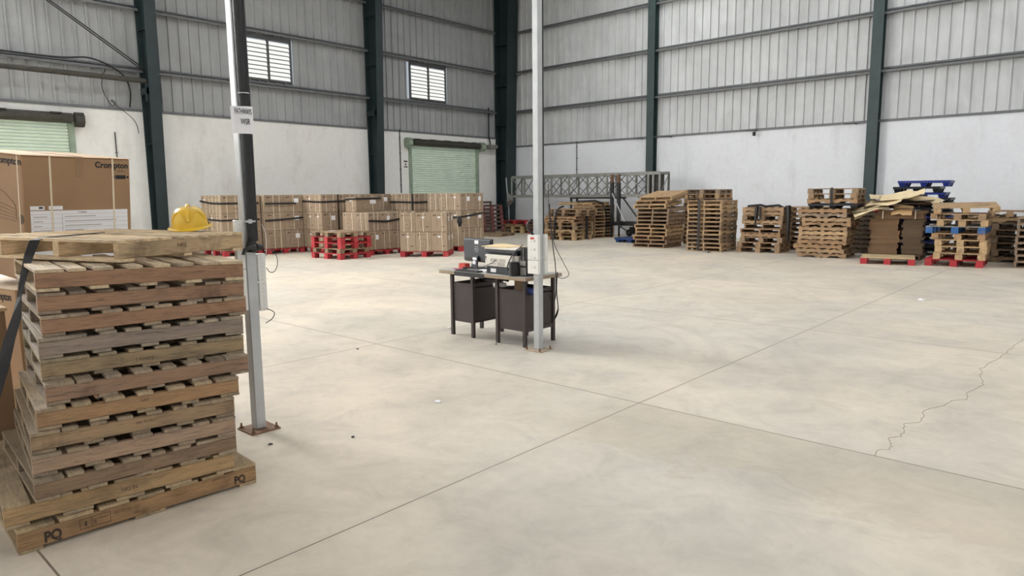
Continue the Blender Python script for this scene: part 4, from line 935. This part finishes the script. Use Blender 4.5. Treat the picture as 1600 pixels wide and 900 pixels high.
# ------------------------------------------------------------------ foreground pallet stack
def fg_pallet(name_label, corner, z, yaw, L, W, h, cols, group, nt=7, wide_end=True, tilt=(0,0), stamp=None, seed=0, bbn=5, bw=.075, ext=0):
    """corner = near corner (+X,-Y); stringers along Y; every board its own part"""
    r_ = random.Random(seed)
    t = thing('wooden_pallet', name_label, 'pallet', (corner[0], corner[1], z), 0, group, rot=(tilt[0], tilt[1], R(yaw)))
    tb = .017; hs = h-2*tb; sw = .040
    def cc(c, k=.08): f = r_.uniform(1-k,1+k); return tuple(q*f for q in c)
    for i in range(3):
        x1 = -i*(W-sw)/2; col = cols[0] if i == 0 else cc(cols[1])
        s = obj('stringer', MB().box(x1-sw, x1, 0, L, tb, tb+hs), W_Y, t, None, col, bevel=.003)
        if i == 0: s0 = s
    n = nt
    for k in range(n):
        w_ = bw*r_.uniform(.85,1.15); 
        if k in (0,n-1) and wide_end: w_ = bw*1.5
        y = (w_/2 if k == 0 else (L-w_/2 if k == n-1 else (L-bw)*k/(n-1)+bw/2)) + (r_.uniform(-.01,.01) if 0<k<n-1 else 0)
        ov = r_.uniform(0,.006)
        obj('deck_board', MB().box(-W-ext-r_.uniform(0,.02), ov, y-w_/2, y+w_/2, tb+hs, h), W_X, t, None, cc(cols[1], .12), bevel=.002)
    for k in range(bbn):
        w_ = .095 if k in (0,bbn-1) else bw*1.05; y = w_/2+(L-w_)*k/(bbn-1)
        obj('bottom_board', MB().box(-W-ext, r_.uniform(-.004,.003), y-w_/2, y+w_/2, 0, tb-.0005), W_X, t, None, cc(cols[1], .1), bevel=.002)
    for ns in range(len(stamp or [])):
        body, y, zz, size, wide, ink = stamp[ns]
        text('stencil_text', body, size, ink, s0, basis((.0006, y, zz), (0,1,0), (0,0,1)), font_scale_x=wide, bold=size*(.045 if ink is STEN else .01), extrude=.0004)
    return t
STEN = plain('stencil_ink', lin(62,50,44), .9, 0, .25, 30); FAINT = plain('faded_stamp_ink', lin(104,84,68), .9, 0, .2, 40)
G = 'pallets in the foreground stack'
br = lin(160,128,100); gy = lin(146,132,120); tn = lin(182,154,116); mv = lin(158,138,124); dk = lin(132,112,92); dark = lin(128,108,92); topc = lin(190,170,140)
stamps = [('NRS ISPM', .62, .055, .022, .9, FAINT)]
FG = [ # corner, z, yaw, L, W, h, side colour, board colour, look
 ((-3.612,.656),0,-3,1.11,1.08,.118,lin(160,130,96),lin(178,160,130),'wide pallet stencilled PQ',7,0),
 ((-3.650,.622),.1185,-6.5,1.02,1.06,.113,lin(176,150,114),lin(176,160,134),'long-cracked tan pallet',7,0),
 ((-3.582,.734),.232,-4.5,.913,.94,.102,lin(136,116,96),lin(160,146,126),'mouldy rough pallet',8,0),
 ((-3.627,.744),.3345,-8.2,.905,.95,.102,lin(166,144,126),lin(158,144,126),'pinkish grey pallet',7,0),
 ((-3.645,.751),.437,-8.8,.904,.96,.102,lin(158,136,110),lin(150,136,116),'knotty pallet with dark stains',8,0),
 ((-3.652,.785),.5395,-8.5,.906,.93,.102,lin(164,134,102),lin(168,152,128),'honey brown pallet',7,0),
 ((-3.682,.837),.642,-8.1,.931,.93,.102,lin(152,126,106),lin(160,146,128),'pallet with a broken deck corner',8,0),
 ((-3.764,.847),.7445,-8.5,.940,.93,.102,lin(158,140,112),lin(156,144,122),'pale olive pallet with a faint stamp',8,-.008),
 ((-3.768,.848),.847,-8.6,.944,.95,.102,lin(146,134,126),lin(158,148,134),'blue-grey stained pallet',8,-.002),
 ((-3.775,.869),.9495,-7.6,.956,.94,.102,lin(158,126,102),lin(160,146,128),'plain brown pallet',8,0),
 ((-3.794,.866),1.056,-7.6,.960,.93,.104,lin(156,126,104),lin(154,140,124),'smooth reddish pallet',8,-.017),
 ((-3.767,.860),1.168,-7.4,.957,.93,.106,lin(154,122,98),lin(196,180,154),'brown pallet with pale deck boards',8,-.024),
]
posn = ['on the floor, base of','second from the floor in','third from the floor in','fourth from the floor in','fifth from the floor in','sixth from the floor in','seventh from the floor in','eighth from the floor in','ninth from the floor in','fourth from the top of','third from the top of','second from the top of']
for i, (c, z, yw, L_, W_, h_, c0, c1, lk, nt, tlt) in enumerate(FG):
    stp = {0: [('PQ', .10, .030, .066, .80, STEN), ('PQ', .985, .030, .058, .80, STEN), ('24 - 3 - 19', .39, .065, .018, 1, FAINT)],
           1: [('NRS IN', .47, .045, .026, .9, FAINT)], 4: [('NRS PQ-0023', .43, .052, .020, .8, FAINT)], 7: [('[ NRS ]', .40, .038, .022, 1.2, FAINT)], 5: [('NRS', .43, .055, .02, 1, FAINT)]}.get(i)
    t = fg_pallet('%s, %s the foreground stack' % (lk, posn[i]), c, z, yw, L_, W_, h_, (c0, c1), G, nt=nt, stamp=stp, seed=i+1, tilt=(tlt, 0), bw=(.135,.120)[i] if i < 2 else .078, wide_end=i > 1, bbn=3 if i == 0 else 5)
    if i == 0:
        st0 = [c_ for c_ in t.children if c_.name.startswith('stringer')][0]
        fr = MB()
        for q in (.245,.295,.375): fr.box(0,.0008,q-.001,q+.001,.037,.085)
        for q in (.037,.085): fr.box(0,.0008,.245,.375,q-.001,q+.001)
        fr.box(0,.0008,.266,.274,.048,.072).box(0,.0008,.302,.315,.050,.054).box(0,.0008,.302,.315,.060,.064).box(0,.0008,.325,.365,.066,.069)
        o_ = obj('stencil_frame', fr, STEN, st0)
# topmost pallet, turned and wider
TOPZ = 1.272
ptop = fg_pallet('light pallet lying askew under the yellow helmet, top of the foreground stack', (-3.84,1.253), TOPZ, 26, .97, .84, .115, (lin(190,168,136), lin(220,200,168)), G, nt=10, wide_end=False, stamp=[('NRS', .40, .055, .030, 1.3, FAINT)], seed=40, bw=.058, bbn=3, tilt=(R(-.6), R(.9)), ext=.22)  # light wood, deck boards brightened further for skylight on the top
# hard hat
def dome(rx, ry, h, nx=28, nz=10, z0=0):
    vs = []; 
    for k in range(nz):
        a_ = PI/2*k/nz
        for i in range(nx):
            b = 2*PI*i/nx; q = math.cos(a_)**.62
            bulge = 1+.05*math.exp(-((math.sin(b)+1)/.5)**2)
            vs.append((rx*q*math.cos(b), ry*q*math.sin(b), z0+h*math.sin(a_)**.95))
    vs.append((0,0,z0+h)); fs = []
    for k in range(nz-1):
        for i in range(nx): fs.append((k*nx+i, k*nx+(i+1)%nx, (k+1)*nx+(i+1)%nx, (k+1)*nx+i))
    for i in range(nx): fs.append(((nz-1)*nx+i, (nz-1)*nx+(i+1)%nx, nz*nx))
    m_ = MB().add(vs, fs); m_.sm = True; return m_
t = thing('hard_hat', 'scuffed yellow hard hat resting on the topmost foreground pallet', 'hard hat', (-4.62,1.95,TOPZ+.115+.022), rot=(R(3),R(-4),R(64)))
obj('shell', dome(.112,.135,.135), YELLOW, t)
def brim():
    vs = []; n = 36
    for i in range(n):
        b = 2*PI*i/n; ex = .024 + .012*max(0,-math.sin(b))
        dz = .012*abs(math.cos(b))**2
        for q, z in ((-.004,.004),(ex*.6,-.002+dz),(ex,-.010+dz),(ex,-.015+dz),(ex*.6,-.007+dz),(-.004,-.003)):
            vs.append(((.112+q)*math.cos(b), (.135+q)*math.sin(b), z))
    fs = [(i*6+k, ((i+1)%n)*6+k, ((i+1)%n)*6+(k+1)%6, i*6+(k+1)%6) for i in range(n) for k in range(6)]
    m_ = MB().add(vs, fs); m_.sm = True; return m_
obj('brim', brim(), YELLOW, t)
rb = MB()
for dx in (0,):
    pr_ = []
    for k in range(13):
        a_ = PI*k/12; pr_.append((dx, .135*1.01*abs(math.cos(a_))**.62*(1 if math.cos(a_)>=0 else -1), .137*math.sin(a_)**.95+.004))
    rb.tube(pr_[1:-1], .012, 8)
for s in (-1,1):
    pts_ = []
    for k in range(11):
        b = -PI/2 + s*(.12+1.05*k/10); zz_ = .088*math.sin(PI*(.10+.80*k/10))+.018; q = math.cos(math.asin(min(.97,zz_/.137)))**.62
        pts_.append((.112*1.012*q*math.cos(b), .135*1.012*q*math.sin(b), zz_))
    rb.tube(pts_, .0045, 6)
obj('ridges', rb, YELLOW, t)
obj('inner_band', MB().tube([(0,0,-.016),(0,0,.012)], [.096,.100], 24), BROWNST, t)
obj('chin_strap', MB().box(.098,.116,.02,.045,-.022,.02), BLACK, t)
# black strap hanging from the top pallet
sp_ = [(-4.62,1.42,1.396),(-4.45,1.20,1.396),(-4.335,1.05,1.396),(-4.29,1.0,1.385),(-4.24,.955,1.31),(-4.13,.90,1.221),(-4.02,.848,1.124),(-3.90,.805,1.048),(-3.79,.745,.963),(-3.67,.69,.871),(-3.56,.62,.758),(-3.45,.545,.602),(-3.37,.47,.434),(-3.30,.42,.26),(-3.26,.38,.02)]
up_ = [(.6,.8,0)]*3+[(.5,.9,0),(.4,.9,.1),(.5,.8,.1),(.6,.5,.1),(.5,.8,0),(.5,.8,0)]+[(.4,.9,0)]*6
tag(obj('black_strap', MB().ribbon(sp_, up_, [.04,.042,.045,.048,.044,.032,.022,.04,.046,.046,.05,.052,.055,.055,.055], .003), STRAPB), 'wide black twisted strap hanging down the left of the foreground stack', 'strap')
# ------------------------------------------------------------------ big cartons behind the stack
CB = lin(156,125,94)
t = thing('appliance_carton', 'big brown appliance carton with black lettering standing behind the foreground stack', 'carton', (-5.5,1.25,1.89), rot=(0,.095,.19))
w_, d_, h_ = .73, .84, .862
body = MB(); nn = 6
def wob(x, y, z): return (x, y, z)
obj('carton_body', MB().box(-d_,0,0,w_,-h_,-.002), CARD, t, None, CB, bevel=.008)
obj('top_flap', MB().box(-d_-.004,.006,-.004,w_*.5-.003,-.0015,.004).box(-d_-.004,.004,w_*.5+.003,w_+.004,-.0015,.003), CARD, t, None, lin(214,184,148))
obj('printed_brand', MB().box(.0005,.001,.615,.618,-.12,-.119), INK, t)
text('printed_brand', 'Crompton', .060, INK, t, basis((.0012,.475,-.068),(0,1,0),(0,0,1)), font_scale_x=.93, bold=.0015)
text('printed_brand', 'TYTA 4', .020, BROWNINK, t, basis((.0012,.635,-.098),(0,1,0),(0,0,1)), font_scale_x=.9)
text('printed_brand', 'Crompton', .066, INK, t, basis((-.41,-.0012,-.066),(1,0,0),(0,0,1)), font_scale_x=1.45, bold=.0015)
lg = MB().box(.0005,.0015,.620,.695,-.148,-.120)
for s in (-1,1):
    yc = .6575+s*.052; lg.add([(.001,yc-.012,-.134),(.001,yc,-.124),(.001,yc+.012,-.134),(.001,yc,-.144),(.0018,yc-.012,-.134),(.0018,yc,-.124),(.0018,yc+.012,-.134),(.0018,yc,-.144)],[(0,1,2,3),(7,6,5,4)])
obj('handling_mark', lg, INK, t)
for y, xz in ((.175,1),(.60,1)):
    obj('packing_strap', MB().box(0,.003,y-.006,y+.006,-h_,.004).box(-d_,.002,y-.006,y+.006,.004,.006), STRAPW, t)
obj('packing_strap', MB().box(-.055,-.043,-.003,0,-h_,.004), STRAPW, t)
obj('brown_tape', MB().box(0,.002,.345,.395,-.14,0).box(-d_,.0,.345,.395,.004,.0055), plain('brown_tape', lin(146,116,84), .35, 0, .04), t)
lab_ = obj('address_sheet', MB().box(0,.0022,.04,.70,-.72,-.372), PAPER, t)
ln = MB()
for k in range(6): ln.box(.0022,.0028,.04,.70,-.398-.030*k-.001*k*k*.5,-.3965-.030*k-.001*k*k*.5)
ln.box(.0022,.0028,.238,.2405,-.72,-.40)
rr = random.Random(9)
for k in range(4):
    zc = -.415-.032*k; ln.box(.0022,.0028,.055,.055+rr.uniform(.05,.13),zc-.003,zc+.003); ln.box(.0022,.0028,.255,.255+rr.uniform(.1,.4),zc-.003,zc+.003)
obj('ruled_lines', ln, GREYP, lab_)
text('sheet_heading', 'Crompton', .014, INK, lab_, basis((.0030,.345,-.390),(0,1,0),(0,0,1)))
s1_ = obj('small_label', MB().box(0,.0022,.040,.128,-.366,-.340).box(0,.0022,.155,.245,-.366,-.340), PAPER, t); obj('barcode', MB().box(.0022,.0028,.092,.118,-.357,-.345), INK, s1_)
art = MB()
pl_ = [(-.60,-.20),(-.26,-.26),(-.12,-.33),(-.10,-.36),(-.10,-.44)]
for k in range(len(pl_)-1): art.bar((pl_[k][0],-.001,pl_[k][1]),(pl_[k+1][0],-.001,pl_[k+1][1]),.003,.002)
for k in range(5): art.bar((-.60,-.001,-.30-.034*k),(-.11,-.001,-.37-.02*k),.003,.002)
obj('printed_artwork', art, BROWNINK, t)
obj('round_seal', MB().tube([(-.035+.0,-.0015,-.43),(-.035,.001,-.43)], .034, 20), BROWNINK, t)
# lower cartons
t = thing('appliance_carton', 'brown carton underneath the tilted appliance carton', 'carton', (-5.47,1.135,0), R(11))
obj('carton_body', MB().box(-.95,0,0,.85,.0,1.0), CARD, t, None, lin(172,140,106), bevel=.006)
obj('top_flap', MB().box(-.95,.003,-.003,.42,1.0005,1.005).box(-.95,.003,.425,.853,1.0005,1.005), CARD, t, None, lin(206,186,158))
text('printed_brand', 'Crompton', .075, INK, t, basis((.0012,.3,.93),(0,1,0),(0,0,1)), font_scale_x=.95, bold=.0015)
text('printed_brand', 'Crompton', .075, INK, t, basis((-.37,-.0012,.925),(1,0,0),(0,0,1)), font_scale_x=.95, bold=.0015)
t = thing('plain_carton', 'plain brown box at the left edge below the appliance cartons', 'carton', (-4.77,.60,0), 0)
obj('carton_body', MB().box(-.6,0,-.55,.33,0,.965), CARD, t, None, lin(128,100,74), bevel=.005)
obj('wood_top', MB().box(-.61,.01,-.56,.34,.9655,.985), W_Y, t, None, lin(206,180,142))
# ------------------------------------------------------------------ scraps on the floor
def scrap(x, y, s, m, label, k=0):
    r_ = random.Random(int(x*100)); mb = MB(); n = 6
    a_ = [s*r_.uniform(.6,1.2) for _ in range(n)]
    top_ = [(x+a_[i]*math.cos(2*PI*i/n), y+a_[i]*math.sin(2*PI*i/n), .001) for i in range(n)]
    mb.add(top_+[(p[0],p[1],.004+.4*s*r_.random()) for p in top_], [tuple(range(n-1,-1,-1)), tuple(range(n,2*n))]+[(i,(i+1)%n,(i+1)%n+n,i+n) for i in range(n)])
    tag(obj('floor_scrap', mb, m), label, 'scrap')
scrap(-3.90,3.45,.028,PAPER,'white paper scrap on the floor between the two posts, nearer the camera')
scrap(-6.05,5.55,.035,PAPER,'white paper scrap on the floor just left of the desk')
scrap(-5.95,4.15,.016,DARK,'dark crumb beside the floor joint right of the foreground post')
scrap(-3.75,2.55,.014,DARK,'dark crumb on the floor in front of the foreground post')
scrap(-4.05,2.12,.014,DARK,'dark crumb at the foot of the foreground post')
scrap(-4.98,5.25,.014,DARK,'small dark nut on the floor under the desk')
scrap(-2.2,11.4,.06,PAPER,'white scrap on the floor before the stack with the red base')
scrap(-8.45,17.2,.12,ALU,'grey crumpled wrap at the foot of the neat strapped stack')
# ------------------------------------------------------------------ light, camera
def area(name, loc, rot, sx, sy, power, col=(1,1,1)):
    l = bpy.data.lights.new(name, 'AREA'); l.shape = 'RECTANGLE'; l.size = sx; l.size_y = sy; l.energy = power; l.color = col
    o = bpy.data.objects.new(name, l); C.objects.link(o); o.location = loc; o.rotation_euler = rot; return o
w = bpy.data.worlds.new('world'); bpy.context.scene.world = w; w.use_nodes = True
w.node_tree.nodes['Background'].inputs[0].default_value = (.8,.88,1,1); w.node_tree.nodes['Background'].inputs[1].default_value = .6

cam = bpy.data.cameras.new('camera'); co = bpy.data.objects.new('camera', cam); C.objects.link(co)
yaw, pitch, roll, F = -.73450, -.13579, -.0099970, 1070.352
f = Vector((math.sin(yaw)*math.cos(pitch), math.cos(yaw)*math.cos(pitch), math.sin(pitch)))
r = Vector((math.cos(yaw), -math.sin(yaw), 0)); u = r.cross(f)
r2 = r*math.cos(roll) + u*math.sin(roll); u2 = -r*math.sin(roll) + u*math.cos(roll)
M = Matrix(((r2.x,u2.x,-f.x,0),(r2.y,u2.y,-f.y,0),(r2.z,u2.z,-f.z,1.6),(0,0,0,1)))
co.matrix_world = M; cam.sensor_width = 36; cam.lens = F/1600*36; cam.clip_start = .05; cam.clip_end = 200
S_ = bpy.context.scene; S_.camera = co
S_.view_settings.view_transform = 'Standard'; S_.view_settings.look = 'None'; S_.view_settings.gamma = 1; S_.view_settings.exposure = -.17; S_.view_settings.use_curve_mapping = False
S_.cycles.max_bounces = 8; S_.cycles.diffuse_bounces = 5
# drop prototypes' unused hiding place
